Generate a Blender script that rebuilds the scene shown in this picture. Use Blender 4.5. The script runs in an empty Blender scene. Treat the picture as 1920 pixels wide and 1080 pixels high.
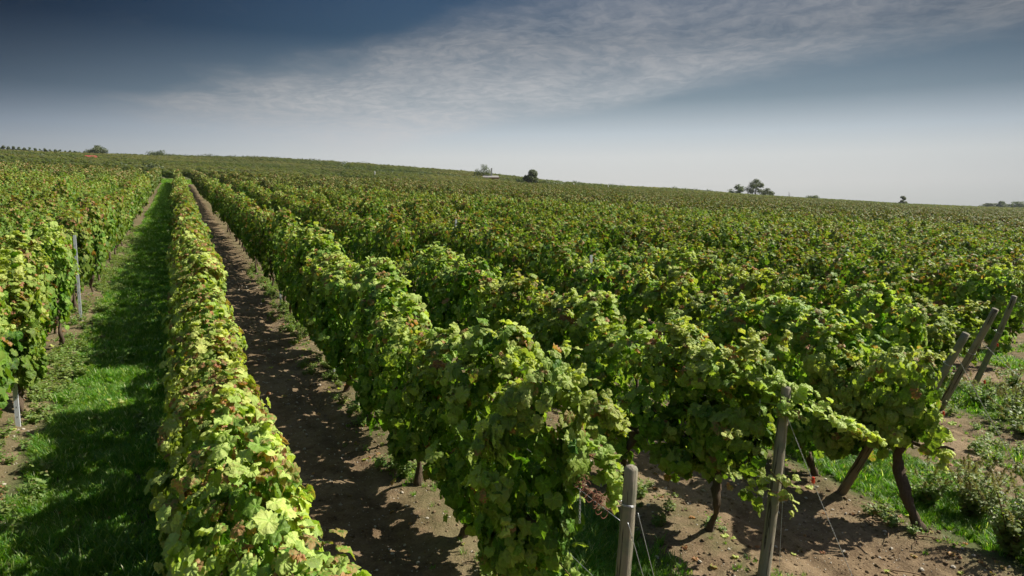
import bpy, math, random
import numpy as np
from mathutils import Vector, Matrix, Euler
C = bpy.context.scene
R = math.radians
rng = np.random.default_rng(7)
random.seed(7)

# ------------------------------------------------------------------ camera
CAM_H = 3.6
YAW = R(25.968); PITCH = R(6.9045)          # looking right of the row direction (+Y), slightly down
cd = bpy.data.cameras.new('camera'); cam = bpy.data.objects.new('camera', cd); C.collection.objects.link(cam)
cd.sensor_width = 36.0; cd.lens = 24.0; cd.clip_start = 0.05; cd.clip_end = 20000
cam.location = (0, 0, CAM_H)
cam.rotation_euler = (R(90) - PITCH, 0, -YAW)
C.camera = cam
C.render.resolution_x = 1024; C.render.resolution_y = 576
# ------------------------------------------------------------------ sun
SUN_AZ = R(101); SUN_EL = R(45.5)              # azimuth clockwise from +Y
sd = bpy.data.lights.new('sun', 'SUN'); sun = bpy.data.objects.new('sun', sd); C.collection.objects.link(sun)
sd.energy = 5.0; sd.angle = R(0.55); sd.color = (1.0, 0.94, 0.83)
sun.rotation_euler = (R(90) - SUN_EL, 0, -SUN_AZ + math.pi)
sun.location = (60, -20, 60)
# ------------------------------------------------------------------ world
w = bpy.data.worlds.new('World'); C.world = w; w.use_nodes = True
nt = w.node_tree; nt.nodes.clear()
class NT:
    """tiny node helper"""
    def __init__(s, t): s.t = t
    def n(s, typ, **k):
        nd = s.t.nodes.new(typ)
        for a, b in k.items(): setattr(nd, a, b)
        return nd
    def l(s, a, b): s.t.links.new(a, b)
    def put(s, sock, v):
        if isinstance(v, bpy.types.NodeSocket): s.l(v, sock)
        elif v is not None: sock.default_value = v
    def math(s, op, a, b=None, c=None, clamp=False):
        nd = s.n('ShaderNodeMath', operation=op, use_clamp=clamp)
        s.put(nd.inputs[0], a)
        if b is not None: s.put(nd.inputs[1], b)
        if c is not None: s.put(nd.inputs[2], c)
        return nd.outputs[0]
    def sep(s, v):
        nd = s.n('ShaderNodeSeparateXYZ'); s.l(v, nd.inputs[0]); return nd.outputs
    def comb(s, x, y, z):
        nd = s.n('ShaderNodeCombineXYZ')
        for i, q in enumerate((x, y, z)): s.put(nd.inputs[i], q)
        return nd.outputs[0]
    def noise(s, vec, scale, detail=4, rough=.55, dist=0, out=0):
        nd = s.n('ShaderNodeTexNoise'); s.put(nd.inputs['Vector'], vec)
        nd.inputs['Scale'].default_value = scale; nd.inputs['Detail'].default_value = detail
        nd.inputs['Roughness'].default_value = rough; nd.inputs['Distortion'].default_value = dist
        return nd.outputs[out]
    def ramp(s, fac, stops, interp='LINEAR'):
        nd = s.n('ShaderNodeValToRGB'); s.put(nd.inputs[0], fac); e = nd.color_ramp.elements
        nd.color_ramp.interpolation = interp
        while len(e) < len(stops): e.new(.5)
        for i, (p, c) in enumerate(stops):
            e[i].position = p; e[i].color = (*c, 1) if len(c) == 3 else c
        return nd.outputs[0]
    def mix(s, fac, a, b, blend='MIX'):
        nd = s.n('ShaderNodeMix', data_type='RGBA', blend_type=blend); nd.clamp_factor = True
        s.put(nd.inputs[0], fac)
        for i, v in ((6, a), (7, b)):
            if isinstance(v, tuple) and len(v) == 3: v = (*v, 1)
            s.put(nd.inputs[i], v)
        return nd.outputs[2]
    def sstep(s, v, lo, hi):
        nd = s.n('ShaderNodeMapRange', interpolation_type='SMOOTHSTEP'); s.put(nd.inputs[0], v)
        nd.inputs[1].default_value = lo; nd.inputs[2].default_value = hi
        return nd.outputs[0]
g = NT(nt)
tc = g.n('ShaderNodeTexCoord')
D = tc.outputs['Generated']
sky = g.n('ShaderNodeTexSky', sky_type='NISHITA'); sky.sun_disc = False
sky.sun_elevation = SUN_EL; sky.sun_rotation = SUN_AZ; sky.altitude = 150
sky.air_density = 1.0; sky.dust_density = 2.2; sky.ozone_density = 1.6
x, y, z = g.sep(D)
# the polarised sky of this picture: dark slate blue high up, pale grey and bright towards the horizon
K = 6.2
def k3(*c): return tuple(v * K for v in c)
low = g.ramp(g.math('MULTIPLY', g.math('MAXIMUM', z, 0.0), 2.5), [(0.0, k3(.54, .545, .52)), (.075, k3(.62, .62, .60)), (.17, k3(.63, .65, .645)), (.25, k3(.50, .56, .605)), (.36, k3(.225, .295, .35)), (.565, k3(.052, .105, .172)), (.78, k3(.036, .078, .155)), (1, k3(.045, .085, .155))])
hl = g.math('SQRT', g.math('ADD', g.math('MULTIPLY', x, x), g.math('MULTIPLY', y, y)))
side = g.math('DIVIDE', g.math('ADD', g.math('MULTIPLY', x, math.sin(R(36))), g.math('MULTIPLY', y, math.cos(R(36)))), hl)
fs = g.ramp(side, [(0.0, (.36,) * 3), (.68, (.50,) * 3), (.80, (.70,) * 3), (.885, (.85,) * 3), (.95, (.95,) * 3), (1, (1,) * 3)])
fsv = g.n('ShaderNodeRGBToBW'); g.l(fs, fsv.inputs[0])
fac_ = g.math('POWER', fsv.outputs[0], g.math('ADD', 1.0, g.math('MULTIPLY', g.math('MAXIMUM', g.math('SUBTRACT', z, .08), 0.0), 11.0)))
fcol = g.comb(fac_, g.math('POWER', fac_, .90), g.math('POWER', fac_, .76))
lowc = g.mix(1.0, low, fcol, 'MULTIPLY')
over = g.mix(1.0, sky.outputs[0], (.64, .65, .68), 'MULTIPLY')
base = g.mix(g.sstep(z, .30, .55), lowc, over)
den = g.math('ADD', g.math('MAXIMUM', z, 0.0), 0.1)
px_, py_ = g.math('DIVIDE', x, den), g.math('DIVIDE', y, den)
P = g.comb(px_, py_, 0.0)
warp = g.noise(P, 1.1, 5, .6)
s_ = g.math('ADD', g.math('ADD', g.math('MULTIPLY', px_, .82), g.math('MULTIPLY', py_, .57)), g.math('MULTIPLY', g.math('SUBTRACT', warp, .5), .9))
t_ = g.math('ADD', g.math('MULTIPLY', px_, -.57), g.math('MULTIPLY', py_, .82))
s2_ = g.math('SUBTRACT', s_, g.math('MULTIPLY', g.math('ADD', t_, .39), .27))
band = g.math('MULTIPLY', g.sstep(s_, 2.12, 2.62), g.math('SUBTRACT', 1.0, g.sstep(s2_, 2.9, 3.5)))
band = g.math('MULTIPLY', band, g.math('SUBTRACT', 1.0, g.sstep(t_, 3.0, 4.6)))
pc = g.comb(g.math('MULTIPLY', s_, 1.7), t_, 0.0)
puff = g.ramp(g.noise(pc, 9.0, 6, .62, .25), [(.40, (0, 0, 0)), (.62, (1, 1, 1))])
broad = g.ramp(g.noise(P, 2.2, 5, .6, .4), [(.28, (.45, .45, .45)), (.56, (1, 1, 1))])
soft = g.math('MULTIPLY', band, g.math('MULTIPLY', broad, g.math('ADD', g.math('MULTIPLY', puff, .36), .64)))
wisp = g.math('MULTIPLY', g.ramp(g.noise(pc, 2.6, 6, .65, .6), [(.60, (0, 0, 0)), (.85, (1, 1, 1))]), .12)
cover = g.math('ADD', g.math('MULTIPLY', soft, .95), wisp, clamp=True)
ccol = g.mix(1.0, g.ramp(g.math('MULTIPLY', z, 2.5), [(0, k3(.62, .62, .62)), (.22, k3(.60, .60, .61)), (.36, k3(.49, .51, .53)), (.55, k3(.28, .30, .33)), (.75, k3(.235, .255, .30)), (1, k3(.3, .3, .33))]), g.comb(g.math('POWER', fac_, .7), g.math('POWER', fac_, .7), g.math('POWER', fac_, .7)), 'MULTIPLY')
final = g.mix(cover, base, ccol)
bg = g.n('ShaderNodeBackground'); g.l(final, bg.inputs[0]); bg.inputs[1].default_value = 0.10
wo = g.n('ShaderNodeOutputWorld'); g.l(bg.outputs[0], wo.inputs[0])
C.view_settings.view_transform = 'Standard'; C.view_settings.look = 'None'
C.view_settings.exposure = 0.70; C.view_settings.gamma = 1.0; C.view_settings.use_curve_mapping = False
C.render.engine = 'CYCLES'
cy = C.cycles; cy.max_bounces = 6; cy.diffuse_bounces = 3; cy.glossy_bounces = 2; cy.transmission_bounces = 3
cy.transparent_max_bounces = 4; cy.use_adaptive_sampling = True; cy.adaptive_threshold = 0.02; cy.use_denoising = True
cy.caustics_reflective = False; cy.caustics_refractive = False; cy.sample_clamp_indirect = 4.0

# ------------------------------------------------------------------ terrain
PA, PB = 0.0590577, -0.0355261              # the field rises ahead and falls to the right
AZ = np.radians([-180, -60, -24.5, -10.7, -5.2, -0.2, 6.5, 12, 21, 25.6, 28, 30.4, 34.5, 39.9, 43.8, 49, 52.4, 55.5, 58.7, 62.6, 78, 100, 180])
SKV = np.array([275, 272, 276, 287, 293, 296, 299, 307, 323, 333, 341, 346, 353, 359, 368, 377, 382, 388, 392, 396, 400, 402, 402])
def _sky_el():
    f = 1280.; out = []
    for a, v in zip(AZ, SKV):
        da = a - YAW
        if abs(da) > 1.2: da = math.copysign(1.2, da)
        xx = math.tan(da)                  # horizontal tangent in the level frame
        # direction at this azimuth whose image row is v: intersect numerically
        lo, hi = -.3, .5
        for _ in range(40):
            m = (lo + hi) / 2; tx, ty, tz = math.sin(da), math.cos(da), math.tan(m)
            dd = ty * math.cos(PITCH) - tz * math.sin(PITCH); uu = ty * math.sin(PITCH) + tz * math.cos(PITCH)
            if 540 - f * uu / dd > v: lo = m
            else: hi = m
        out.append(math.tan(m))
    return np.array(out)
SKE = _sky_el()
RS = 460.0
def vnoise(x, y, s, seed=0):
    """smooth value noise"""
    x = np.asarray(x, float) / s; y = np.asarray(y, float) / s
    xi, yi = np.floor(x).astype(np.int64), np.floor(y).astype(np.int64)
    fx, fy = x - xi, y - yi; fx = fx * fx * (3 - 2 * fx); fy = fy * fy * (3 - 2 * fy)
    def h(a, b):
        n = (a * 374761393 + b * 668265263 + seed * 974711) & 0x7fffffff
        n = ((n ^ (n >> 13)) * 1274126177) & 0x7fffffff
        return ((n ^ (n >> 16)) & 0xffff) / 65535.0
    return (h(xi, yi) * (1 - fx) + h(xi + 1, yi) * fx) * (1 - fy) + (h(xi, yi + 1) * (1 - fx) + h(xi + 1, yi + 1) * fx) * fy
def gz(x, y):
    x = np.asarray(x, float); y = np.asarray(y, float)
    r = np.hypot(x, y) + 1e-6; az = np.arctan2(x, y)
    pl = PA * y + PB * x
    pl = np.where(y < -5, PA * -5 + PB * x + .2 * PA * (y + 5), pl)
    e = (pl - CAM_H) / r
    es = np.interp(az, AZ, SKE)
    t = np.clip((r - 125) / (RS - 125), 0, 1); t = t * (0.35 + 0.65 * t)
    e2 = e * (1 - t) + es * t
    z = CAM_H + r * e2
    zr = CAM_H + RS * es - (r - RS) * np.interp(az, np.radians([-30, 50, 60, 70]), [.07, .05, .02, .02]) - 1.5 * np.clip((r - RS) / 60, 0, 1)
    z = np.where(r > RS, np.maximum(zr, -75 + zr * 0), z)
    return z
def G(x, y): return float(gz(x, y))

# ------------------------------------------------------------------ object helpers
def link(o, parent=None):
    C.collection.objects.link(o)
    if parent is not None: o.parent = parent
    return o
def tag(o, label=None, cat=None, group=None, kind=None):
    if label: o['label'] = label
    if cat: o['category'] = cat
    if group: o['group'] = group
    if kind: o['kind'] = kind
    return o
def empty(name, loc=(0, 0, 0), rz=0):
    o = bpy.data.objects.new(name, None); o.empty_display_size = .2
    o.location = loc; o.rotation_euler = (0, 0, rz); return link(o)
def mesh_np(name, V, F, attrs=None, smooth=True, mats=()):
    """F: (n,3) or (n,4) int array or list of such arrays"""
    me = bpy.data.meshes.new(name)
    V = np.asarray(V, np.float32)
    Fs = F if isinstance(F, list) else [F]
    Fs = [np.asarray(f, np.int32) for f in Fs if len(f)]
    me.vertices.add(len(V)); me.vertices.foreach_set('co', V.ravel())
    tot = sum(f.size for f in Fs); n = sum(len(f) for f in Fs)
    me.loops.add(tot); me.polygons.add(n)
    me.loops.foreach_set('vertex_index', np.concatenate([f.ravel() for f in Fs]))
    sizes = np.concatenate([np.full(len(f), f.shape[1], np.int32) for f in Fs])
    st = np.zeros(n, np.int32); st[1:] = np.cumsum(sizes)[:-1]
    me.polygons.foreach_set('loop_start', st)
    me.polygons.foreach_set('use_smooth', np.full(n, smooth))
    for k, a in (attrs or {}).items():
        a = np.asarray(a, np.float32)
        if a.ndim == 2:
            at = me.attributes.new(k, 'FLOAT_COLOR', 'POINT'); at.data.foreach_set('color', a.ravel())
        else:
            at = me.attributes.new(k, 'FLOAT', 'POINT'); at.data.foreach_set('value', a)
    for m in mats:
        if m: me.materials.append(m)
    me.update(calc_edges=True); me.validate()
    return me
class Acc:
    """collects tubes, boxes and patches into one mesh"""
    def __init__(s): s.V = []; s.T = []; s.Q = []; s.n = 0
    def add(s, V, T=(), Q=()):
        V = np.asarray(V, float)
        if len(T): s.T.append(np.asarray(T) + s.n)
        if len(Q): s.Q.append(np.asarray(Q) + s.n)
        s.V.append(V); s.n += len(V)
    def tube(s, pts, rad, k=8, rough=0.0, cap=True, seed=0, twist=0.0):
        pts = np.asarray(pts, float); n = len(pts); rad = np.broadcast_to(rad, (n,)) if np.ndim(rad) < 1 else np.asarray(rad)
        tg = np.gradient(pts, axis=0); tg /= np.linalg.norm(tg, axis=1)[:, None] + 1e-9
        up = np.array([.13, .97, .2]) if abs(tg[0][1]) < .8 else np.array([.97, .1, .2])
        rr = np.random.default_rng(seed); rings = []
        for i in range(n):
            a = np.cross(tg[i], up); a /= np.linalg.norm(a); b = np.cross(tg[i], a)
            th = np.arange(k) * 2 * np.pi / k + twist * i
            r = rad[i] * (1 + rough * rr.normal(size=k))
            rings.append(pts[i] + (np.cos(th) * r)[:, None] * a + (np.sin(th) * r)[:, None] * b)
        V = np.concatenate(rings)
        i, j = np.meshgrid(np.arange(n - 1), np.arange(k), indexing='ij'); j2 = (j + 1) % k
        Q = np.stack([i * k + j, i * k + j2, (i + 1) * k + j2, (i + 1) * k + j], -1).reshape(-1, 4)
        T = []
        if cap:
            V = np.vstack([V, pts[0], pts[-1] + tg[-1] * rad[-1] * .25]); c0, c1 = n * k, n * k + 1
            for j in range(k):
                T.append((c0, (j + 1) % k, j)); T.append((c1, (n - 1) * k + j, (n - 1) * k + (j + 1) % k))
        s.add(V, T, Q)
    def box(s, lo, hi, M=None):
        lo, hi = np.array(lo, float), np.array(hi, float)
        V = np.array([[(lo, hi)[a][0], (lo, hi)[b][1], (lo, hi)[c][2]] for a in (0, 1) for b in (0, 1) for c in (0, 1)])
        if M is not None: V = V @ np.asarray(M)[:3, :3].T + np.asarray(M)[:3, 3]
        s.add(V, Q=[(0, 1, 3, 2), (4, 6, 7, 5), (0, 4, 5, 1), (2, 3, 7, 6), (0, 2, 6, 4), (1, 5, 7, 3)])
    def mesh(s, name, mat, smooth=True, attrs=None):
        F = []
        if s.T: F.append(np.concatenate(s.T))
        if s.Q: F.append(np.concatenate(s.Q))
        return mesh_np(name, np.concatenate(s.V), F, attrs, smooth, [mat])
    def obj(s, name, mat, parent=None, smooth=True, loc=None):
        o = bpy.data.objects.new(name, s.mesh(name, mat, smooth))
        if loc is not None: o.location = loc
        return link(o, parent)

# ------------------------------------------------------------------ materials
def mat(name):
    m = bpy.data.materials.new(name); m.use_nodes = True; m.node_tree.nodes.clear()
    q = NT(m.node_tree); o = q.n('ShaderNodeOutputMaterial'); return m, q, o
def pbsdf(q, col, rough=.6, spec=.3, normal=None, metal=0):
    b = q.n('ShaderNodeBsdfPrincipled'); q.put(b.inputs['Base Color'], (*col, 1) if isinstance(col, tuple) else col)
    q.put(b.inputs['Roughness'], rough); b.inputs['Specular IOR Level'].default_value = spec; b.inputs['Metallic'].default_value = metal
    if normal is not None: q.l(normal, b.inputs['Normal'])
    return b.outputs[0]
def bump(q, h, strength=.5, dist=.02):
    b = q.n('ShaderNodeBump'); q.l(h, b.inputs['Height']); b.inputs['Strength'].default_value = strength; b.inputs['Distance'].default_value = dist
    return b.outputs[0]
def attr(q, name, out=0):
    a = q.n('ShaderNodeAttribute', attribute_name=name); return a
def leaf_material(name, dark, light, young, brown, trans=.42, rough=.42, spec=.45, vein=True, plots=False):
    m, q, o = mat(name)
    a = attr(q, 'tint'); s = q.n('ShaderNodeSeparateColor'); q.l(a.outputs['Color'], s.inputs[0])
    r_, b_, y_ = s.outputs[0], s.outputs[1], s.outputs[2]
    oi = q.n('ShaderNodeObjectInfo')
    pos = q.n('ShaderNodeNewGeometry').outputs['Position']
    n1 = q.noise(pos, 38, 3)
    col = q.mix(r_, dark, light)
    col = q.mix(y_, col, young)
    bf = q.math('MULTIPLY', b_, q.sstep(n1, .34, .60))
    bf = q.math('ADD', bf, q.math('MULTIPLY', q.sstep(b_, .75, 1.0), .7), clamp=True)
    bc = q.mix(q.noise(pos, 21, 2), brown, tuple(c * k for c, k in zip(brown, (1.25, 1.9, 1.7))))
    col = q.mix(bf, col, bc)
    if plots: col = q.mix(q.math('MULTIPLY', q.sstep(q.noise(pos, .016, 4, .6), .46, .60), .8), col, (.19, .185, .085))
    hs = q.n('ShaderNodeHueSaturation'); q.l(col, hs.inputs['Color'])
    big = q.noise(pos, .55, 2)
    q.l(q.math('ADD', .485, q.math('MULTIPLY', oi.outputs['Random'], .03)), hs.inputs['Hue'])
    q.l(q.math('ADD', .70, q.math('ADD', q.math('MULTIPLY', oi.outputs['Random'], .2), q.math('MULTIPLY', big, .42))), hs.inputs['Value'])
    col = hs.outputs[0]
    nrm = None
    if vein:
        v = attr(q, 'vein').outputs['Fac']
        col = q.mix(q.math('MULTIPLY', q.sstep(v, .78, 1.0), .60), col, tuple(min(1, c * 1.7 + .02) for c in light))
        nrm = bump(q, q.math('ADD', q.noise(pos, 60, 2), q.math('MULTIPLY', v, -1.1)), .6, .011)
    pb = pbsdf(q, col, rough, spec, nrm)
    tcx = q.mix(1.0, col, (2.0, 2.05, .70), 'MULTIPLY')
    t = q.n('ShaderNodeBsdfTranslucent'); q.l(tcx, t.inputs[0])
    if nrm is not None: q.l(nrm, t.inputs[1])
    ms = q.n('ShaderNodeMixShader'); ms.inputs[0].default_value = trans
    q.l(pb, ms.inputs[1]); q.l(t.outputs[0], ms.inputs[2]); q.l(ms.outputs[0], o.inputs[0])
    return m
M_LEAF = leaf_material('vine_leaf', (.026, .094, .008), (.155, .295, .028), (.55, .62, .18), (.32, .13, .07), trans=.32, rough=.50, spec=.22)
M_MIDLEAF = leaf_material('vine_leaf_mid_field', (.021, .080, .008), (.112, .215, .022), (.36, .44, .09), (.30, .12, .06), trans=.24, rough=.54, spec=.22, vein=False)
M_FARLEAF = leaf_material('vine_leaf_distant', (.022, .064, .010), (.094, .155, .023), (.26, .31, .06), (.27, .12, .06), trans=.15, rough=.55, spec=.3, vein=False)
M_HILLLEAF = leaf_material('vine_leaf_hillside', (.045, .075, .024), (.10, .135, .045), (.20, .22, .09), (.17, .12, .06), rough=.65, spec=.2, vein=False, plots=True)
M_TREE = leaf_material('tree_leaf', (.034, .058, .024), (.085, .122, .044), (.15, .185, .07), (.14, .11, .05), trans=.25, vein=False, rough=.6)
M_WEED = leaf_material('weed_leaf', (.060, .125, .025), (.17, .27, .06), (.33, .38, .11), (.20, .12, .06), trans=.35, vein=False, rough=.55)
M_GRASS = leaf_material('grass_blade', (.035, .120, .008), (.115, .260, .018), (.30, .40, .05), (.42, .36, .20), trans=.42, vein=False, rough=.5)

def bark_material(name, c1, c2, c3, sc=1.0):
    m, q, o = mat(name)
    tcn = q.n('ShaderNodeTexCoord').outputs['Object']
    mp = q.n('ShaderNodeMapping'); q.l(tcn, mp.inputs[0]); mp.inputs['Scale'].default_value = (1, 1, .14)
    n = q.noise(mp.outputs[0], 55 * sc, 5, .65); n2 = q.noise(tcn, 9 * sc, 3)
    col = q.mix(n, c1, c2); col = q.mix(q.sstep(n2, .5, .72), col, c3)
    q.l(pbsdf(q, col, .9, .15, bump(q, n, 1.0, .012)), o.inputs[0]); return m
M_BARK = bark_material('vine_bark', (.03, .021, .014), (.17, .125, .085), (.10, .085, .055))
M_TBARK = bark_material('tree_bark', (.05, .04, .03), (.13, .11, .09), (.09, .085, .06), .2)
M_CANE = bark_material('green_cane', (.10, .07, .03), (.17, .14, .05), (.14, .17, .05))
# weathered post: grey-brown, vertical grain, cracks, green tinge on one side
def post_material(name, warm):
    m, q, o = mat(name)
    tcn = q.n('ShaderNodeTexCoord').outputs['Object']
    mp = q.n('ShaderNodeMapping'); q.l(tcn, mp.inputs[0]); mp.inputs['Scale'].default_value = (1, 1, .05)
    gr = q.noise(mp.outputs[0], 90, 6, .7); pat = q.noise(tcn, 4.5, 4, .6)
    mp2 = q.n('ShaderNodeMapping'); q.l(tcn, mp2.inputs[0]); mp2.inputs['Scale'].default_value = (1, 1, .035)
    cr = q.noise(mp2.outputs[0], 34, 3, .5, .6)
    crack = q.math('MULTIPLY', q.sstep(cr, .60, .63), q.math('SUBTRACT', 1.0, q.sstep(cr, .65, .70)))
    base = q.mix(gr, tuple(c * .52 for c in warm), tuple(min(1, c * 1.35) for c in warm))
    base = q.mix(q.math('MULTIPLY', q.sstep(pat, .46, .62), .65), base, (.17, .19, .13))
    vor = q.n('ShaderNodeTexVoronoi'); q.l(tcn, vor.inputs[0]); vor.inputs['Scale'].default_value = 9
    knot = q.math('SUBTRACT', 1.0, q.sstep(vor.outputs[0], .05, .13))
    dark = q.math('MAXIMUM', crack, q.math('MULTIPLY', knot, .75))
    base = q.mix(q.math('MULTIPLY', dark, .85), base, (.035, .026, .018))
    hh = q.math('SUBTRACT', gr, q.math('MULTIPLY', dark, 1.2))
    q.l(pbsdf(q, base, .85, .2, bump(q, hh, .9, .008)), o.inputs[0]); return m
M_POST = post_material('weathered_post', (.31, .27, .20))
M_POSTB = post_material('brown_post', (.24, .175, .115))
def simple(name, col, rough=.6, metal=0, nz=0, spec=.4):
    m, q, o = mat(name); tcn = q.n('ShaderNodeTexCoord').outputs['Object']
    n = q.noise(tcn, 30, 4)
    c = q.mix(n, tuple(v * (1 - nz) for v in col), tuple(min(1, v * (1 + nz)) for v in col))
    q.l(pbsdf(q, c, rough, spec, None, metal), o.inputs[0]); return m
M_STEEL = simple('galvanised_steel', (.55, .58, .62), .55, .15, .15)
M_WIRE = simple('wire_steel', (.55, .56, .58), .35, .6, .15)
M_RUST = simple('rusty_wire', (.20, .08, .045), .8, .1, .4)
M_RED = simple('red_plastic_clip', (.55, .055, .02), .45, 0, .15)
M_SLOT = simple('slot_shadow_hole', (.05, .05, .05), .9)
M_STONE = simple('chalk_stone', (.40, .36, .29), .9, 0, .45, .2)
M_TWIG = simple('dry_twig', (.22, .15, .09), .9, 0, .4, .1)
M_ROOFR = simple('red_roof', (.26, .045, .035), .7, 0, .15)
M_ROOFO = simple('orange_tile_roof', (.42, .17, .09), .8, 0, .25)
M_ROOFG = simple('grey_tile_roof', (.24, .23, .21), .8, 0, .2)
M_WALL = simple('white_render_wall', (.72, .70, .65), .85, 0, .06)
M_DARK = simple('dark_opening', (.04, .04, .045), .4)
M_SEED = leaf_material('seed_head', (.17, .17, .07), (.27, .26, .11), (.34, .33, .15), (.22, .11, .06), trans=.2, vein=False, rough=.8)

# ground: tilled earth in the dirt lanes, dry crumbs, moss-green ground cover, hillside further off
m, q, o = mat('earth'); M_EARTH = m
geo = q.n('ShaderNodeNewGeometry').outputs['Position']
gx, gy, _z = q.sep(geo)
n_big = q.noise(geo, .9, 5, .6); n_mid = q.noise(geo, 5.0, 6, .62); n_fine = q.noise(geo, 42, 5, .65); n_far = q.noise(geo, .035, 4, .6)
flat = q.comb(gx, gy, 0.0)
col = q.mix(q.ramp(n_mid, [(.32, (0, 0, 0)), (.68, (1, 1, 1))]), (.092, .060, .033), (.205, .147, .086))
col = q.mix(q.math('MULTIPLY', q.sstep(n_big, .44, .66), .7), col, (.27, .203, .125))
col = q.mix(q.math('MULTIPLY', q.sstep(n_fine, .50, .72), .55), col, (.31, .236, .148))
col = q.mix(q.math('MULTIPLY', q.sstep(q.noise(geo, 24, 3, .6), .56, .66), .55), col, (.075, .050, .032))
vo = q.n('ShaderNodeTexVoronoi'); q.l(flat, vo.inputs[0]); vo.inputs['Scale'].default_value = 26; vo.inputs['Randomness'].default_value = 1
vs = q.n('ShaderNodeSeparateColor'); q.l(vo.outputs['Color'], vs.inputs[0])
peb = q.math('MULTIPLY', q.math('SUBTRACT', 1.0, q.sstep(vo.outputs[0], .12, .26)), q.sstep(vs.outputs[0], .84, .86))
col = q.mix(peb, col, (.42, .37, .29))
mossf = attr(q, 'moss').outputs['Fac']
mg = q.math('MULTIPLY', mossf, q.sstep(q.math('ADD', q.noise(geo, 2.6, 5, .65), q.math('MULTIPLY', mossf, .22)), .42, .62))
col = q.mix(mg, col, q.mix(n_fine, (.040, .055, .016), (.10, .11, .045)))
dist = q.math('SQRT', q.math('ADD', q.math('MULTIPLY', gx, gx), q.math('MULTIPLY', gy, gy)))
ff = q.sstep(dist, 105, 150)
hill = q.mix(q.ramp(n_far, [(.38, (0, 0, 0)), (.62, (1, 1, 1))]), (.045, .070, .022), (.115, .125, .052))
hill = q.mix(q.math('MULTIPLY', q.sstep(q.noise(geo, .012, 3, .5), .54, .62), .7), hill, (.20, .17, .10))
col = q.mix(ff, col, hill)
hh = q.math('ADD', q.math('MULTIPLY', n_mid, .8), q.math('ADD', q.math('MULTIPLY', n_fine, .35), q.math('MULTIPLY', peb, .35)))
q.l(pbsdf(q, col, .95, .12, bump(q, hh, .95, .045)), o.inputs[0])

# ------------------------------------------------------------------ vineyard layout
ROWX = [-2.15 - 2.35 * k for k in range(20, 0, -1)] + [-2.15, .26, 2.38, 4.77, 7.18, 9.55, 11.9, 14.2] + [14.2 + 2.35 * k for k in range(1, 96)]
I0 = 20                                       # index of the row on the left edge of the grass strip
VS = 1.2
def y_first(i):
    x = ROWX[i]
    k = i - I0
    fixed = {0: 5.1, 1: 2.75, 2: 4.85, 3: 5.22, 4: 4.70, 5: 6.75, 6: 7.75, 7: 8.6}
    if k in fixed: return fixed[k]
    return 5.1 + .3 * (-k) if k < 0 else 8.5 + .34 * (x - 14.2)
def y_last(x): return 112 + .9 * max(x - 5, 0)

# ------------------------------------------------------------------ ground sheet
def axis(lo, hi, fine_lo, fine_hi, step):
    a = list(np.arange(fine_lo, fine_hi, step)); s = step; v = fine_hi
    while v < hi: a.append(v); s = min(s * 1.10, 120); v += s
    a.append(hi); s = step; v = fine_lo; b = []
    while v > lo: v -= s; s = min(s * 1.10, 120); b.append(max(v, lo))
    return np.array(sorted(set(b + a)))
def near_bumps(X, Y):
    r = np.hypot(X, Y); k = np.clip((60 - r) / 40, 0, 1)
    h = (vnoise(X, Y, .9, 1) - .5) * .07 + (vnoise(X, Y, .27, 2) - .5) * .040 + (vnoise(X, Y, .10, 3) - .5) * .022
    # a low ridge of earth under each row, wheel ruts in the lanes
    dx = np.min(np.abs(X[..., None] - np.array(ROWX[I0 - 3:I0 + 10])), axis=-1) if X.size < 4e5 else np.abs((X - .2 + 1.18) % 2.36 - 1.18)
    rut = 0
    for c_ in (1.38, 5.98, 10.75):
        for s_ in (-.42, .42): rut = rut - .040 * np.exp(-((X - c_ - s_ - .05 * (vnoise(Y, Y * 0, 2.5, 8) - .5)) / .10) ** 2)
    return k * (h + .05 * np.exp(-(dx / .35) ** 2) + rut)
def gzn(x, y):
    x = np.atleast_1d(np.asarray(x, float)); y = np.atleast_1d(np.asarray(y, float))
    return gz(x, y) + near_bumps(x, y)
def GN_(x, y): return float(gzn(x, y)[0])
GRASS_LANES = [(-1.72, -.12), (2.85, 4.02), (7.35, 9.05), (12.2, 13.9), (16.7, 18.2), (-6.4, -4.9)]
def moss(x, y):
    m = np.zeros_like(x)
    for a, b in GRASS_LANES:
        m = np.maximum(m, np.clip(1 - np.maximum(a - x, x - b) / .28, 0, 1))
    for rx in ROWX[I0 - 3:I0 + 12]:
        m = np.maximum(m, .50 * np.exp(-((x - rx) / .38) ** 2))
    head = np.clip((x - 9.2) / 1.5, 0, 1) * np.clip((1 - (y - .55 * x)) / 1.5, 0, 1)
    return np.maximum(m, head * .25)
xs = axis(-2500, 3500, -3.2, 13.0, .055); ys = axis(-400, 6000, 2.6, 15.5, .055)
X, Y = np.meshgrid(xs, ys, indexing='ij')
Z = gz(X, Y) + np.concatenate([near_bumps(X[i:i + 20], Y[i:i + 20]) for i in range(0, len(X), 20)])
nx, ny = X.shape
ii, jj = np.meshgrid(np.arange(nx - 1), np.arange(ny - 1), indexing='ij')
Q = np.stack([ii * ny + jj, (ii + 1) * ny + jj, (ii + 1) * ny + jj + 1, ii * ny + jj + 1], -1).reshape(-1, 4)
me = mesh_np('ground', np.stack([X, Y, Z], -1).reshape(-1, 3), Q, {'moss': moss(X.ravel(), Y.ravel())}, True, [M_EARTH])
ground = link(bpy.data.objects.new('ground', me)); ground['kind'] = 'structure'

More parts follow.
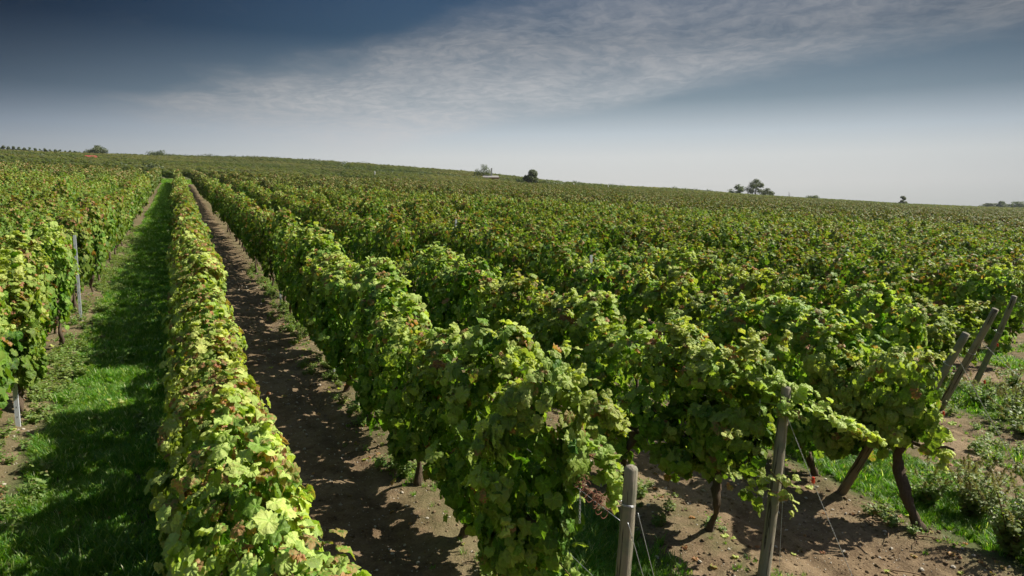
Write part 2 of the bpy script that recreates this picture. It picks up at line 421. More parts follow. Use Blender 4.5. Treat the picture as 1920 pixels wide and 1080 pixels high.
# ------------------------------------------------------------------ leaves
def leaf_template(kind):
    """local frame: x across, y towards the tip, z normal; returns V, T, vein"""
    if kind == 'near':
        ang = [0, 9, 20, 31, 45, 57, 70, 84, 98, 114, 130, 147, 163, 176]
        rad = [1.0, .90, .84, .79, .88, .92, .84, .79, .85, .80, .70, .68, .54, .18]
        vn = [1, .2, .1, 0, .3, 1, .2, 0, .3, 1, .2, .1, .6, .5]
        A = ang + [-a for a in ang[1:-1]][::-1]; Rr = rad + rad[1:-1][::-1]; Vn = vn + vn[1:-1][::-1]
        k = 34; full = np.array(A); order = np.argsort(full); fa = np.concatenate([full[order] - 360, full[order], full[order] + 360]); fr = np.tile(np.array(Rr)[order], 3); fv = np.tile(np.array(Vn)[order], 3)
        A = np.arange(k) * 360.0 / k; Rr = np.interp(A, fa, fr); Vn = np.interp(A, fa, fv); A = np.radians(A)
        wob = np.where(np.arange(k) % 2 == 0, 1.035, .965)
        out = np.stack([np.sin(A) * Rr * wob, np.cos(A) * Rr * wob, np.zeros(k)], 1)
        mid = out * .58; mid[:, 2] = .05 - .03 * np.abs(np.sin(A * 2.5)); out[:, 2] = -.10 * np.abs(np.sin(A * 2.5)) - .06
        V = np.vstack([[0, 0, 0], mid, out]); T = []
        for i in range(k):
            j = (i + 1) % k
            T += [(0, 1 + j, 1 + i), (1 + i, 1 + j, 1 + k + i), (1 + j, 1 + k + j, 1 + k + i)]
        vein = np.concatenate([[1], Vn, Vn])
        V[:, 2] -= .16 * V[:, 0] ** 2 + .10 * np.maximum(V[:, 1], 0) ** 2
        V[:, 1] += .10
        return V, np.array(T), vein
    if kind == 'mid':
        A = np.radians([0, 30, 56, 88, 114, 150, 180, -150, -114, -88, -56, -30]); Rr = np.array([1, .72, .9, .7, .78, .6, .18, .6, .78, .7, .9, .72])
        k = 12; out = np.stack([np.sin(A) * Rr, np.cos(A) * Rr, -.18 * Rr ** 2], 1)
        V = np.vstack([[0, 0, .03], out]); T = [(0, 1 + (i + 1) % k, 1 + i) for i in range(k)]
        return V, np.array(T), np.zeros(k + 1)
    A = np.radians([0, 62, 118, 180, -118, -62]); Rr = np.array([1, .88, .78, .3, .78, .88])
    out = np.stack([np.sin(A) * Rr, np.cos(A) * Rr, -.2 * Rr ** 2], 1)
    V = np.vstack([[0, 0, .05], out]); return V, np.array([(0, 1 + (i + 1) % 6, 1 + i) for i in range(6)]), np.zeros(7)
TPL = {k: leaf_template(k) for k in ('near', 'mid', 'far')}
def norm(a): return a / (np.linalg.norm(a, axis=-1, keepdims=True) + 1e-9)
def leaf_arrays(kind, pos, nrm, tip, size, tint, r, curl=.5):
    V, T, vn = TPL[kind]; n = len(pos); k = len(V)
    nrm = norm(nrm); tip = norm(tip - nrm * np.sum(tip * nrm, 1, keepdims=True)); side = np.cross(tip, nrm)
    L = np.repeat(V[None], n, 0).copy()
    bend = r.normal(0, curl, (n, 1)); fold = np.abs(r.normal(0, curl * .9, (n, 1)))
    L[:, :, 2] += -bend * .5 * L[:, :, 1] ** 2 + fold * .55 * np.abs(L[:, :, 0]) * (1 if kind != 'far' else .6)
    if kind == 'near': L[:, :, 2] += r.normal(0, .045, (n, k)); ph = r.uniform(0, 6.28, (n, 1)); aa_ = np.arctan2(V[:, 0], V[:, 1])[None]; L[:, :, 2] += .10 * np.sin(aa_ * 4 + ph) * np.hypot(V[:, 0], V[:, 1])[None] ** 2; L[:, 35:, :2] *= 1 + r.normal(0, .03, (n, k - 35, 1))
    L[:, :, 0] *= r.uniform(.85, 1.1, (n, 1))
    # browning leaves shrivel
    sh = np.clip((tint[:, 1:2] - .8) * 4, 0, 1); L[:, :, 2] += sh * r.normal(0, .22, (n, k)); L[:, :, :2] *= (1 - .25 * sh)[:, :, None]
    L *= size[:, None, None]
    Wd = pos[:, None] + L[:, :, 0:1] * side[:, None] + L[:, :, 1:2] * tip[:, None] + L[:, :, 2:3] * nrm[:, None]
    F = (T[None] + (np.arange(n) * k)[:, None, None]).reshape(-1, 3)
    col = np.ones((n, k, 4), np.float32); col[:, :, :3] = tint[:, None, :]
    return Wd.reshape(-1, 3), F, col.reshape(-1, 4), np.tile(vn, n)
def merge(parts):
    V = []; F = []; c = []; v = []; o = 0
    for a in parts:
        V.append(a[0]); F.append(a[1] + o); c.append(a[2]); v.append(a[3]); o += len(a[0])
    return np.concatenate(V), np.concatenate(F), np.concatenate(c), np.concatenate(v)

def canopy(seed, kind, n, size, L=1.2, top=2.02, bottom=.52, fat=1.0, shoots=9, brown=.10, end=0, yadd=0.0, shootlen=1.0):
    """leafy part of one vine trained on the wires; local y along the row"""
    r = np.random.default_rng(seed); parts = []
    # the leaves sit in clumps, each one a shoot folded over the wires; gaps between clumps stay dark
    nc = 46; tc_ = r.uniform(-L * .54, L * .54, nc); uc = (np.arange(nc) + r.random(nc)) / nc; uc = .04 + .96 * uc ** .85
    wc = r.uniform(.4, 1.6, nc); wc /= wc.sum(); sg = np.where(r.random(nc) < .5, -1, 1)
    c = r.choice(nc, n, p=wc); loose = r.random(n) < .24
    spread = r.uniform(.06, .125, nc)[c]
    t = np.where(loose, r.uniform(-L * .56, L * .56, n), tc_[c] + r.normal(0, 1, n) * spread)
    u = np.where(loose, r.random(n), np.clip(uc[c] + r.normal(0, 1, n) * spread * .62, 0, 1.04))
    bot = bottom + .14 * np.sin(t * 4.1 + seed) + .09 * np.sin(t * 9 + seed * 2); tp = top + .15 * np.sin(t * 4.6 + seed * 1.7) + .10 * np.sin(t * 8.3 + seed)
    z = bot + (tp - bot) * u
    prof = np.interp(u, [0, .12, .35, .62, .85, 1.0], [.12, .22, .29, .34, .32, .10]) * fat
    sgn = np.where(loose, np.where(r.random(n) < .5, -1, 1), sg[c])
    lump = np.where(loose, .85, r.uniform(.78, 1.30, nc)[c])
    depth = np.abs(r.normal(0, .24, n)); depth = np.where(loose, r.random(n) ** .7, np.minimum(depth, .9))
    x = sgn * prof * lump * (1 - depth) + r.normal(0, .018, n)
    if end:                                            # rounded near end of a row
        yy = t + L * .56; k = np.clip(yy / .38, 0, 1); x *= np.sqrt(np.clip(k * (2 - k), .05, 1))
    pos = np.stack([x, t, z], 1)
    topness = np.clip((u - .80) / .2, 0, 1)
    nm = np.stack([sgn * (1 - .72 * topness), r.normal(0, .25, n) - (end * np.clip(1 - (t + L * .56) / .35, 0, 1)) * 1.5, .30 + .95 * topness], 1)
    nm[:, 1] += np.where(loose, 0, (t - tc_[c]) * 4.5); nm[:, 2] += np.where(loose, 0, (u - uc[c]) * 5.0)
    nm += r.normal(0, .33, (n, 3))
    tip = np.stack([r.normal(0, .35, n) + sgn * .35 * topness, r.normal(0, .55, n), -1 + r.normal(0, .45, n)], 1)
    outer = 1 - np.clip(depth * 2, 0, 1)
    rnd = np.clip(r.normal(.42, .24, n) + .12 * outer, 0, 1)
    up = np.clip((u - .45) / .5, 0, 1)
    pb = brown * (.25 + 2.4 * up ** 1.5)
    patch = (np.sin(t * 6 + seed * 2.1) * np.cos(z * 7 + seed) > .1) * 1.0
    br = np.where(r.random(n) < pb * (.45 + 1.2 * patch), r.uniform(.55, 1.0, n), r.uniform(0, .15, n))
    yg = np.clip(yadd * outer + r.normal(.05, .14, n) + .30 * up * outer + r.normal(0, .10, nc)[c], 0, .9) * (br < .5)  # the added yellow on outer leaves paints their sunlit look into the tint
    sz = size * (.45 + .70 * r.beta(2.2, 1.5, n)) * (1 - .15 * up)
    parts.append(leaf_arrays(kind, pos, nm, tip, sz, np.stack([rnd, br, yg], 1), r))
    canes = []
    for s in range(shoots):                            # free shoots poking out of the top and the sides
        y0 = r.uniform(-L * .5, L * .5); toph = top + .13 * math.sin(y0 * 3.4 + seed * 1.7) - .10
        ln = r.uniform(.22, .52) * shootlen; lx = r.normal(0, .5); ly = r.normal(0, .5)
        x0 = r.normal(0, .14) * fat; m = 7
        if s % 3 == 2: toph -= r.uniform(.3, .9); x0 = r.choice([-1, 1]) * .26 * fat; lx = math.copysign(.45, x0); ln *= .7
        k = np.linspace(0, 1, m)
        pts = np.stack([x0 + lx * ln * k * .9, y0 + ly * ln * k, toph + ln * (k * .85 - .55 * k * k * abs(lx) - (.25 * k * k))], 1)
        canes.append(pts)
        nl = int(7 + ln * 14) if kind == 'near' else int(4 + ln * 10)
        kk = np.linspace(.15, 1, nl); P_ = np.stack([np.interp(kk, k, pts[:, i]) for i in range(3)], 1) + r.normal(0, .025, (nl, 3))
        nn = np.stack([r.normal(0, .6, nl), r.normal(0, .6, nl), np.full(nl, .9)], 1)
        tp_ = np.stack([r.normal(0, 1, nl), r.normal(0, 1, nl), np.full(nl, -.35)], 1)
        brs = np.where(r.random(nl) < brown * 1.8, r.uniform(.5, 1, nl), r.uniform(0, .3, nl))
        parts.append(leaf_arrays(kind, P_, nn, tp_, size * (1.0 - .62 * kk) * r.uniform(.8, 1.1, nl), np.stack([r.uniform(.4, 1, nl), brs, np.clip(.25 + .55 * kk, 0, 1) * (brs < .5)], 1), r))
    return merge(parts), canes
def vine_trunk(seed, top=.86, L=1.2, lean=0.0, rad0=0.0):
    r = np.random.default_rng(seed + 500); a = Acc()
    k = np.linspace(0, 1, 19)
    wx = .035 * np.sin(k * 5 + seed) + .02 * np.sin(k * 13 + seed * 2); wy = .07 * np.sin(k * 4.2 + seed * 1.3) + .025 * np.sin(k * 11)
    pts = np.stack([wx - wx[0], wy - wy[0] - lean * (1 - k), k * top - .03], 1)
    rad = .036 + rad0 + .012 * np.sin(k * 9 + seed) + .018 * np.exp(-k * 14) + .018 * np.clip((k - .8) * 5, 0, 1)
    a.tube(pts, rad, 12, .17, seed=seed, twist=.22)
    e = pts[-1]
    for s in (-1, 1):
        q_ = np.linspace(0, 1, 7)
        a.tube(np.stack([e[0] + .03 * np.sin(q_ * 6 + seed), e[1] + s * q_ * L * .46, e[2] - .02 + .07 * q_ + .02 * np.sin(q_ * 9)], 1), .022 - .010 * q_, 7, .12, seed=seed + s)
    return a
GROUPV = 'grapevines trained in rows across the field'
def canopy_mesh(name, arr, m_, canes=None):
    if not canes: return mesh_np(name, arr[0], arr[1], {'tint': arr[2], 'vein': arr[3]}, True, [m_])
    a = cane_acc(canes); V = np.concatenate(a.V); Qd = np.concatenate(a.Q); n = len(arr[0])
    me = mesh_np(name, np.vstack([arr[0], V]), [arr[1], Qd + n], {'tint': np.vstack([arr[2], np.ones((len(V), 4))]), 'vein': np.concatenate([arr[3], np.zeros(len(V))])}, True, [m_, M_CANE])
    mi = np.zeros(len(me.polygons), np.int32); mi[len(arr[1]):] = 1; me.polygons.foreach_set('material_index', mi); return me
def cane_acc(canes, rad=.0035):
    a = Acc()
    for i, p in enumerate(canes): a.tube(p, np.linspace(rad, rad * .45, len(p)), 5, cap=False)
    return a
def make_vine(seed, kind, n, size, lean=0.0, rad0=0.0, **kw):
    arr, canes = canopy(seed, kind, n, size, **kw)
    if lean: arr[0][:, 1] += .34; canes = [p + [0, .34, 0] for p in canes]
    root = bpy.data.objects.new('grapevine', None); root.empty_display_size = .2
    tr = bpy.data.objects.new('trunk', vine_trunk(seed, lean=lean, rad0=rad0).mesh('trunk', M_BARK)); tr.parent = root
    fo = bpy.data.objects.new('foliage', canopy_mesh('foliage', arr, M_LEAF if kind == 'near' else M_MIDLEAF, canes)); fo.parent = root
    return root
def place_copy(proto, loc, rz, sc, label, cat='grapevine', group=GROUPV):
    c = proto.copy(); C.collection.objects.link(c)
    c.location = loc; c.rotation_euler = (0, 0, rz); c.scale = sc
    tag(c, label, cat, group)
    for ch in proto.children:
        d = ch.copy(); C.collection.objects.link(d); d.parent = c
    return c
near_protos = [make_vine(11 + i, 'near', 880, .094, brown=.10, shoots=11) for i in range(7)]
dark_protos = [make_vine(31 + i, 'near', 1080, .090, brown=.07, shoots=9, fat=1.05, bottom=.38) for i in range(5)]
mid_protos = [make_vine(51 + i, 'mid', 900, .088, brown=.12, shoots=10, yadd=-.05) for i in range(8)]
brown_protos = [make_vine(71 + i, 'near', 1250, .080, brown=.12, shoots=9, fat=1.02, top=1.90, bottom=.36, yadd=.38, shootlen=.45) for i in range(3)]
end_protos = [make_vine(81 + i, 'near', 1350, .086, brown=.07, shoots=14, fat=1.18, end=1, top=2.02, bottom=.54, yadd=.18) for i in range(4)]
leaning_proto = make_vine(91, 'near', 1250, .084, lean=.28, rad0=.020, brown=.07, shoots=14, fat=1.20, end=1, top=1.64, bottom=.66, yadd=.22)
# ---- which vines are individuals
F_ = np.array([math.sin(YAW) * math.cos(PITCH), math.cos(YAW) * math.cos(PITCH), -math.sin(PITCH)])
R_ = np.array([math.cos(YAW), -math.sin(YAW), 0]); U_ = np.cross(R_, F_)
def in_view(x, y, z):
    d = np.array([x, y, z - CAM_H]); w_ = d @ F_
    if w_ < .3: return False, 0
    return abs(d @ R_ / w_) < .75 + .45 / w_ and -.42 - .3 / w_ < (d @ U_) / w_ < .45, w_
ROWNAME = {
    -3: 'the fourth row left of the grass strip', -2: 'the third row left of the grass strip', -1: 'the second row left of the grass strip',
    0: 'the row bordering the grass strip on its left', 1: 'the row between grass strip and dirt lane',
    2: 'the row bordering the dirt lane on its right', 3: 'the row ending at the greenish post with orange clip',
    4: 'the row ending above the leaning brown brace post', 5: 'the row ending at the shortest leaning post top',
    6: 'the row ending at the thicker dark leaning post', 7: 'the row ending at the rightmost leaning post'}
ORD = 'first second third fourth fifth sixth seventh eighth ninth tenth eleventh twelfth thirteenth fourteenth fifteenth sixteenth seventeenth eighteenth nineteenth twentieth'.split()
def ordw(n): return ORD[n] if n < 20 else None
cands = []; rest = []
for i, rx in enumerate(ROWX):
    k = i - I0; y = y_first(i); n = 0
    rr = np.random.default_rng(1000 + i)
    seen = 0
    while y < min(y_last(rx), 320) and math.hypot(rx, y) < 262:
        if rx > 0 and math.atan2(rx, y) > R(74): y += VS; n += 1; continue
        x = rx + rr.normal(0, .07); yy = y + rr.normal(0, .05)
        vis, w_ = in_view(x, yy, G(x, yy) + 1.2)
        vis = vis or in_view(x, yy, G(x, yy) + 2.0)[0] or in_view(x, yy + .6, G(x, yy) + 1.9)[0]
        miss = False
        if k == 1 and 10.4 < y < 12.4: miss = True       # the bare gap that lets the sun onto the grass
        hs = 1.0 + .06 * (vnoise(x, yy, 4.0, 9) - .5) + rr.normal(0, .025)
        hs += .20 * (float(vnoise(x, yy, 2.3, 5)) - .5)
        if k > 2 and rr.random() < .06: hs *= .76
        if k < 0: hs *= .94
        if k == 0 and abs(y - 17.1) < .62: hs *= .88; x -= .16
        if miss: hs = .60
        if math.hypot(rx, y) > 75 or not vis or w_ > 36: rest.append((x, yy, hs, w_))
        else: cands.append((w_ * (1.0 if k < 4 else 1.25), k, n, x, yy, hs, seen, w_, miss)); seen += 1
        n += 1; y += VS
cands.sort()
for c in cands[300:]: rest.append((c[3], c[4], c[5], c[7]))
used = set()
def row_phrase(k):
    if k in ROWNAME: return ROWNAME[k]
    if k > 7: return 'the %s row to the right beyond the rightmost leaning post' % ORD[min(k - 8, 19)]
    return 'the %s row left of the grass strip' % ORD[min(-k, 19)]
first_vines = {}
for (_, k, n, x, yy, hs, seen, w_, miss) in cands[:300]:
    rr = random.Random(int(x * 977) + int(yy * 131))
    if n == 0 and k == 4: proto = leaning_proto
    elif n == 0 and k >= 2 and k <= 9: proto = end_protos[(k * 3 + 2) % 4]
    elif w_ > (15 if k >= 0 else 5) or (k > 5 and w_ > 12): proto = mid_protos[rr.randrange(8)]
    elif k == 1 and w_ < 15: proto = brown_protos[rr.randrange(3)]
    elif k == 2: proto = dark_protos[rr.randrange(5)]
    elif k in (0, 1) or k > 4: proto = near_protos[rr.randrange(7)]
    else: proto = (near_protos + dark_protos)[rr.randrange(12)]
    flip = math.pi if (rr.random() < .5 and not (n == 0 and k >= 2)) else 0
    o_ = ordw(seen); ph = row_phrase(k)
    lab = ('%s vine along %s' % (o_, ph)) if o_ else 'vine more than twenty along ' + ph
    if miss: lab = 'low sparse vine at the sunlit gap in the row between grass and dirt'
    if k == 1 and seen == 0: lab = 'nearest browning vine along the row between grass strip and dirt lane'
    wd = (.82, 1.04) if k != 1 else (.86, 1.0)
    sc = (rr.uniform(*wd), 1.0, hs)
    if miss: sc = (.55, .9, hs)
    if k == 1: sc = (sc[0], sc[1], sc[2] * .98)
    loc = (x, yy, GN_(x, yy) - .01)
    if proto.name not in used and False: pass
    v = place_copy(proto, loc, flip, sc, lab)
    if n == 0: first_vines[k] = v
# the prototypes themselves are not needed any more: drop the unlinked originals, their meshes live on in the copies
for p_ in near_protos + dark_protos + mid_protos + brown_protos + end_protos + [leaning_proto]:
    for ch in list(p_.children): bpy.data.objects.remove(ch)
    bpy.data.objects.remove(p_)

# ---- trailing shoots on the row ends, parts of their vine
def shoot_part(parent, pts, n, size, seed, yellow=.5, brown=.06, name='trailing_shoot'):
    """pts in world coordinates; leaves hang along the cane"""
    r = np.random.default_rng(seed); M = np.array(parent.matrix_basis.inverted()); pts = np.array(pts, float)
    tt = np.linspace(0, 1, len(pts)); kk = np.linspace(.0, 1, 24)
    sm = np.stack([np.interp(kk, tt, pts[:, i]) for i in range(3)], 1)
    for _ in range(3): sm[1:-1] = (sm[:-2] + sm[1:-1] * 2 + sm[2:]) / 4
    lk = np.sort(r.uniform(0, 1, n)); P_ = np.stack([np.interp(lk, kk, sm[:, i]) for i in range(3)], 1) + r.normal(0, .075, (n, 3)) * (1.25 - lk[:, None])
    nn = np.stack([r.normal(.1, .55, n), r.normal(-.35, .5, n), np.full(n, .75)], 1); tp = np.stack([r.normal(0, .8, n), r.normal(-.2, .8, n), np.full(n, -.6)], 1)
    brs = np.where(r.random(n) < brown, r.uniform(.5, 1, n), r.uniform(0, .3, n))
    arr = leaf_arrays('near', P_, nn, tp, size * (1.05 - .5 * lk) * r.uniform(.75, 1.1, n), np.stack([r.uniform(.4, 1, n), brs, np.clip(yellow * (.4 + .8 * lk), 0, 1) * (brs < .5)], 1), r)
    V = arr[0] @ M[:3, :3].T + M[:3, 3]
    o = link(bpy.data.objects.new(name, canopy_mesh(name, (V, arr[1], arr[2], arr[3]), M_LEAF)), parent)
    a = Acc(); a.tube(sm @ M[:3, :3].T + M[:3, 3], np.linspace(.006, .002, 24), 6); a.obj('cane', M_CANE, o)
    return o
bpy.context.view_layer.update()
def gp3(x, y, h): return (x, y, G(x, y) + h)
if 3 in first_vines:
    v = first_vines[3]
    shoot_part(v, [gp3(4.85, 5.2, 1.75), gp3(5.0, 4.75, 1.78), gp3(5.28, 4.3, 1.70), gp3(5.45, 4.08, 1.52), gp3(5.62, 3.92, 1.47)], 130, .080, 5, .75)
    shoot_part(v, [gp3(4.8, 5.2, 1.9), gp3(4.95, 4.7, 1.88), gp3(5.2, 4.5, 1.80)], 90, .078, 6, .5)
    shoot_part(v, [gp3(4.75, 5.2, .95), gp3(4.70, 4.85, .92), gp3(4.75, 4.45, .84)], 40, .075, 7, .4)
    shoot_part(v, [gp3(4.85, 4.45, 1.05), gp3(4.98, 4.3, .85), gp3(4.98, 4.28, .66)], 26, .058, 8, .95, .25)
if 3 in first_vines: shoot_part(first_vines[3], [gp3(4.92, 4.7, 1.62), gp3(4.98, 4.42, 1.66), gp3(5.06, 4.36, 1.60)], 34, .072, 21, .45)
if 2 in first_vines:
    v = first_vines[2]
    shoot_part(v, [gp3(2.45, 4.6, .80), gp3(2.55, 4.1, .62), gp3(2.75, 3.75, .60)], 75, .076, 9, .35)
    shoot_part(v, [gp3(2.5, 4.5, 2.0), gp3(2.78, 4.1, 1.98), gp3(2.90, 4.05, 1.80)], 90, .082, 10, .5)
    shoot_part(v, [gp3(2.55, 4.5, 1.6), gp3(2.85, 4.15, 1.5), gp3(2.90, 4.15, 1.2)], 110, .086, 11, .4)
    shoot_part(v, [gp3(2.72, 3.55, .55), gp3(2.78, 3.42, .75), gp3(2.86, 3.36, .86)], 22, .062, 12, .9)
if 4 in first_vines:
    v = first_vines[4]
    shoot_part(v, [gp3(7.3, 4.85, 1.45), gp3(7.45, 4.6, 1.30), gp3(7.5, 4.5, .95), gp3(7.5, 4.45, .70)], 130, .074, 13, .75)

# ------------------------------------------------------------------ everything further away: points with instanced vines
def gn_scatter(name, pts, idx, rotz, scale, templates, tilt=None, mats=()):
    me = bpy.data.meshes.new(name); me.vertices.add(len(pts)); me.vertices.foreach_set('co', np.asarray(pts, np.float32).ravel())
    a = me.attributes.new('idx', 'INT', 'POINT'); a.data.foreach_set('value', np.asarray(idx, np.int32))
    rot = np.zeros((len(pts), 3), np.float32); rot[:, 2] = rotz
    if tilt is not None: rot[:, :2] = tilt
    a = me.attributes.new('rot', 'FLOAT_VECTOR', 'POINT'); a.data.foreach_set('vector', rot.ravel())
    sc = np.asarray(scale, np.float32); sc = np.repeat(sc[:, None], 3, 1) if sc.ndim == 1 else sc
    a = me.attributes.new('scl', 'FLOAT_VECTOR', 'POINT'); a.data.foreach_set('vector', sc.ravel())
    o = link(bpy.data.objects.new(name, me))
    t = bpy.data.node_groups.new(name, 'GeometryNodeTree')
    t.interface.new_socket('Geometry', in_out='INPUT', socket_type='NodeSocketGeometry')
    t.interface.new_socket('Geometry', in_out='OUTPUT', socket_type='NodeSocketGeometry')
    N = t.nodes; gi, go = N.new('NodeGroupInput'), N.new('NodeGroupOutput')
    iop = N.new('GeometryNodeInstanceOnPoints'); gti = N.new('GeometryNodeGeometryToInstance')
    for tm in reversed(templates):
        oi = N.new('GeometryNodeObjectInfo'); oi.inputs['Object'].default_value = tm; oi.inputs['As Instance'].default_value = True
        t.links.new(oi.outputs['Geometry'], gti.inputs[0])
    def at(nm, dt):
        x_ = N.new('GeometryNodeInputNamedAttribute'); x_.data_type = dt; x_.inputs[0].default_value = nm
        return x_.outputs[0]
    jn = N.new('GeometryNodeJoinGeometry')
    # join instances of every template, keep their order
    for l in list(t.links): t.links.remove(l)
    for oi in [n_ for n_ in N if n_.bl_idname == 'GeometryNodeObjectInfo']: t.links.new(oi.outputs['Geometry'], jn.inputs[0])
    t.links.new(jn.outputs[0], iop.inputs['Instance'])
    iop.inputs['Pick Instance'].default_value = True
    t.links.new(at('idx', 'INT'), iop.inputs['Instance Index'])
    e2r = N.new('FunctionNodeEulerToRotation'); t.links.new(at('rot', 'FLOAT_VECTOR'), e2r.inputs[0]); t.links.new(e2r.outputs[0], iop.inputs['Rotation'])
    t.links.new(at('scl', 'FLOAT_VECTOR'), iop.inputs['Scale'])
    t.links.new(gi.outputs[0], iop.inputs['Points']); t.links.new(iop.outputs[0], go.inputs[0])
    md = o.modifiers.new('scatter', 'NODES'); md.node_group = t
    return o
def tmpl(name, me): return bpy.data.objects.new(name, me)     # never linked to the scene: only a mesh to instance
t_mid = []
for i in range(6):
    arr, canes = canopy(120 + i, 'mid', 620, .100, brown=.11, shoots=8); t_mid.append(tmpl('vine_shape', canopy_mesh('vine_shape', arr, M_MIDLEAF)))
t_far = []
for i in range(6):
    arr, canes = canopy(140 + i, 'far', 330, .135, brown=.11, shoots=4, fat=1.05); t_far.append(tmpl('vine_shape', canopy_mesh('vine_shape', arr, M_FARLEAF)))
rest = np.array(rest)
idx = np.where(rest[:, 3] > 55, 6, 0) + rng.integers(0, 6, len(rest))
rest_pts = np.stack([rest[:, 0], rest[:, 1], gz(rest[:, 0], rest[:, 1])], 1)
sc = np.stack([rng.uniform(.74, 1.0, len(rest)), np.full(len(rest), 1.04), rest[:, 2]], 1)
t_hill = []
for i in range(4):
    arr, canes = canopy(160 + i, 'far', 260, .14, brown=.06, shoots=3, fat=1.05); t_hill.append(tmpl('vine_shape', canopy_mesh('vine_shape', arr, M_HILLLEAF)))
# hillside plots further out, rows in other directions
hp = []; hi = []; hr = []; hsx = []
def plot(az0, az1, r0, r1, ang, gap=2.6, step=2.6, dens=1.0, sc_=1.0, seed=0):
    r = np.random.default_rng(seed); ca, sa = math.cos(R(ang)), math.sin(R(ang))
    for a in np.arange(-520, 520, gap):
        for b in np.arange(-520, 520, step):
            X_ = a * ca + b * sa; Y_ = -a * sa + b * ca
            d = math.hypot(X_, Y_)
            if not (r0 < d < r1): continue
            az = math.degrees(math.atan2(X_, Y_))
            if not (az0 < az < az1) or r.random() > dens: continue
            if Y_ < y_last(X_) + 9 and d < 268: continue
            if 366 < d < 378 and az < 24: continue
            hp.append((X_ + r.normal(0, .08), Y_ + r.normal(0, .08), 0)); hi.append(12 + r.integers(0, 4)); hr.append(-R(ang) + (math.pi if r.random() < .5 else 0) + math.pi * 0)
            hsx.append((1.25 * sc_, step / 1.2 * 1.02, sc_ * r.uniform(.85, 1.1)))
plot(-30, 11.5, 131, 250, 98, 5.2, 2.8, .93, .95, 1)
plot(-30, 12, 262, 452, 92, 6.0, 3.4, .93, .95, 2)
plot(12.3, 26, 190, 330, 108, 5.0, 3.0, .92, .9, 3)
plot(12.6, 30, 345, 452, 104, 4.0, 3.6, .9, 1.0, 4)
plot(30.5, 70, 270, 452, 128, 3.4, 3.4, .95, .95, 5)
hp = np.array(hp); hp[:, 2] = gz(hp[:, 0], hp[:, 1])
allp = np.vstack([rest_pts, hp]); print('vine instances', len(rest), len(hp))
ov = gn_scatter('distant_grapevines', allp, np.concatenate([idx, hi]), np.concatenate([np.where(rng.random(len(rest)) < .5, 0, math.pi), hr]), np.vstack([sc, np.array(hsx)]), t_mid + t_far + t_hill)
tag(ov, 'green vine rows filling the rest of the field and the far hillside', 'vineyard', kind='stuff')

# ------------------------------------------------------------------ grass
def tuft(seed, n, h, spread, wid=.0042, bend=.55, flat=0.0):
    r = np.random.default_rng(seed); V = []; F = []; c = []; v = 0
    for i in range(n):
        a = r.uniform(0, 2 * np.pi); d = r.uniform(0, 1) ** .6 * spread; b = np.array([math.cos(a) * d, math.sin(a) * d, -.01])
        la = a + r.normal(0, .9); hh = h * r.uniform(.45, 1.1); be = bend * r.uniform(.3, 1.3) * hh; ww = wid * r.uniform(.7, 1.3)
        s = np.array([-math.sin(la), math.cos(la), 0]) * ww; dr = np.array([math.cos(la), math.sin(la), 0])
        ks = [0, .4, .75, 1.0]; pts = [b + dr * be * k ** 2 + np.array([0, 0, hh * k * (1 - .35 * bend * k)]) for k in ks]
        wl = [1, .9, .6, .05]
        for p, ww_ in zip(pts, wl): V += [p - s * ww_, p + s * ww_]
        for k in range(3): F.append((v + 2 * k, v + 2 * k + 1, v + 2 * k + 3, v + 2 * k + 2))
        t = (np.clip(r.normal(.45, .25), 0, 1), 0, np.clip(r.normal(.1, .25), 0, 1), 1)
        if r.random() < .06: t = (.9, .95, .2, 1)
        c += [t] * 8; v += 8
    return tmpl('tuft', mesh_np('tuft', V, np.array(F), {'tint': np.array(c)}, True, [M_GRASS]))
tufts = [tuft(i, 26, .125, .055) for i in range(5)] + [tuft(10 + i, 20, .20, .06, .005, .75) for i in range(3)]
pts = []; ti = []; tr_ = []; ts = []
def scatter_grass(x0, x1, y0, y1, dens, sc_, r, maskf, tall=.12):
    n = int((x1 - x0) * (y1 - y0) * dens); x = r.uniform(x0, x1, n); y = r.uniform(y0, y1, n)
    m = maskf(x, y); keep = r.random(n) < m; x, y, m = x[keep], y[keep], m[keep]; n = len(x)
    if not n: return
    lump = vnoise(x, y, .45, 21); z = gzn(x, y)
    pts.append(np.stack([x, y, z], 1)); ti.append(np.where(r.random(n) < tall * (.3 + 1.6 * (lump > .55)), 5 + r.integers(0, 3, n), r.integers(0, 5, n)))
    tr_.append(r.uniform(0, 6.28, n)); ts.append(sc_ * (.55 + .65 * lump) * (.6 + .4 * m) * r.uniform(.75, 1.2, n))
def lane(a, b, soft=.16):
    def f(x, y):
        ed = .10 * (vnoise(x * 0 + y, y * 0, .8, 31) - .5) * 2 + .09 * (vnoise(x, y, .25, 33) - .5) * 2
        return np.clip((np.minimum(x - a, b - x) + ed) / soft + .4, 0, 1)
    return f
gr = np.random.default_rng(99)
f0 = lane(*GRASS_LANES[0])
scatter_grass(-2.0, .05, 4.6, 14, 430, 1.0, gr, f0)
scatter_grass(-2.0, .05, 14, 34, 260, 1.15, gr, f0)
scatter_grass(-2.0, .05, 34, 80, 80, 1.7, gr, f0)
scatter_grass(-2.0, .05, 80, 128, 34, 2.3, gr, f0)
scatter_grass(-3.5, 4.5, 116, 134, 26, 2.6, gr, lambda x, y: np.ones_like(x))
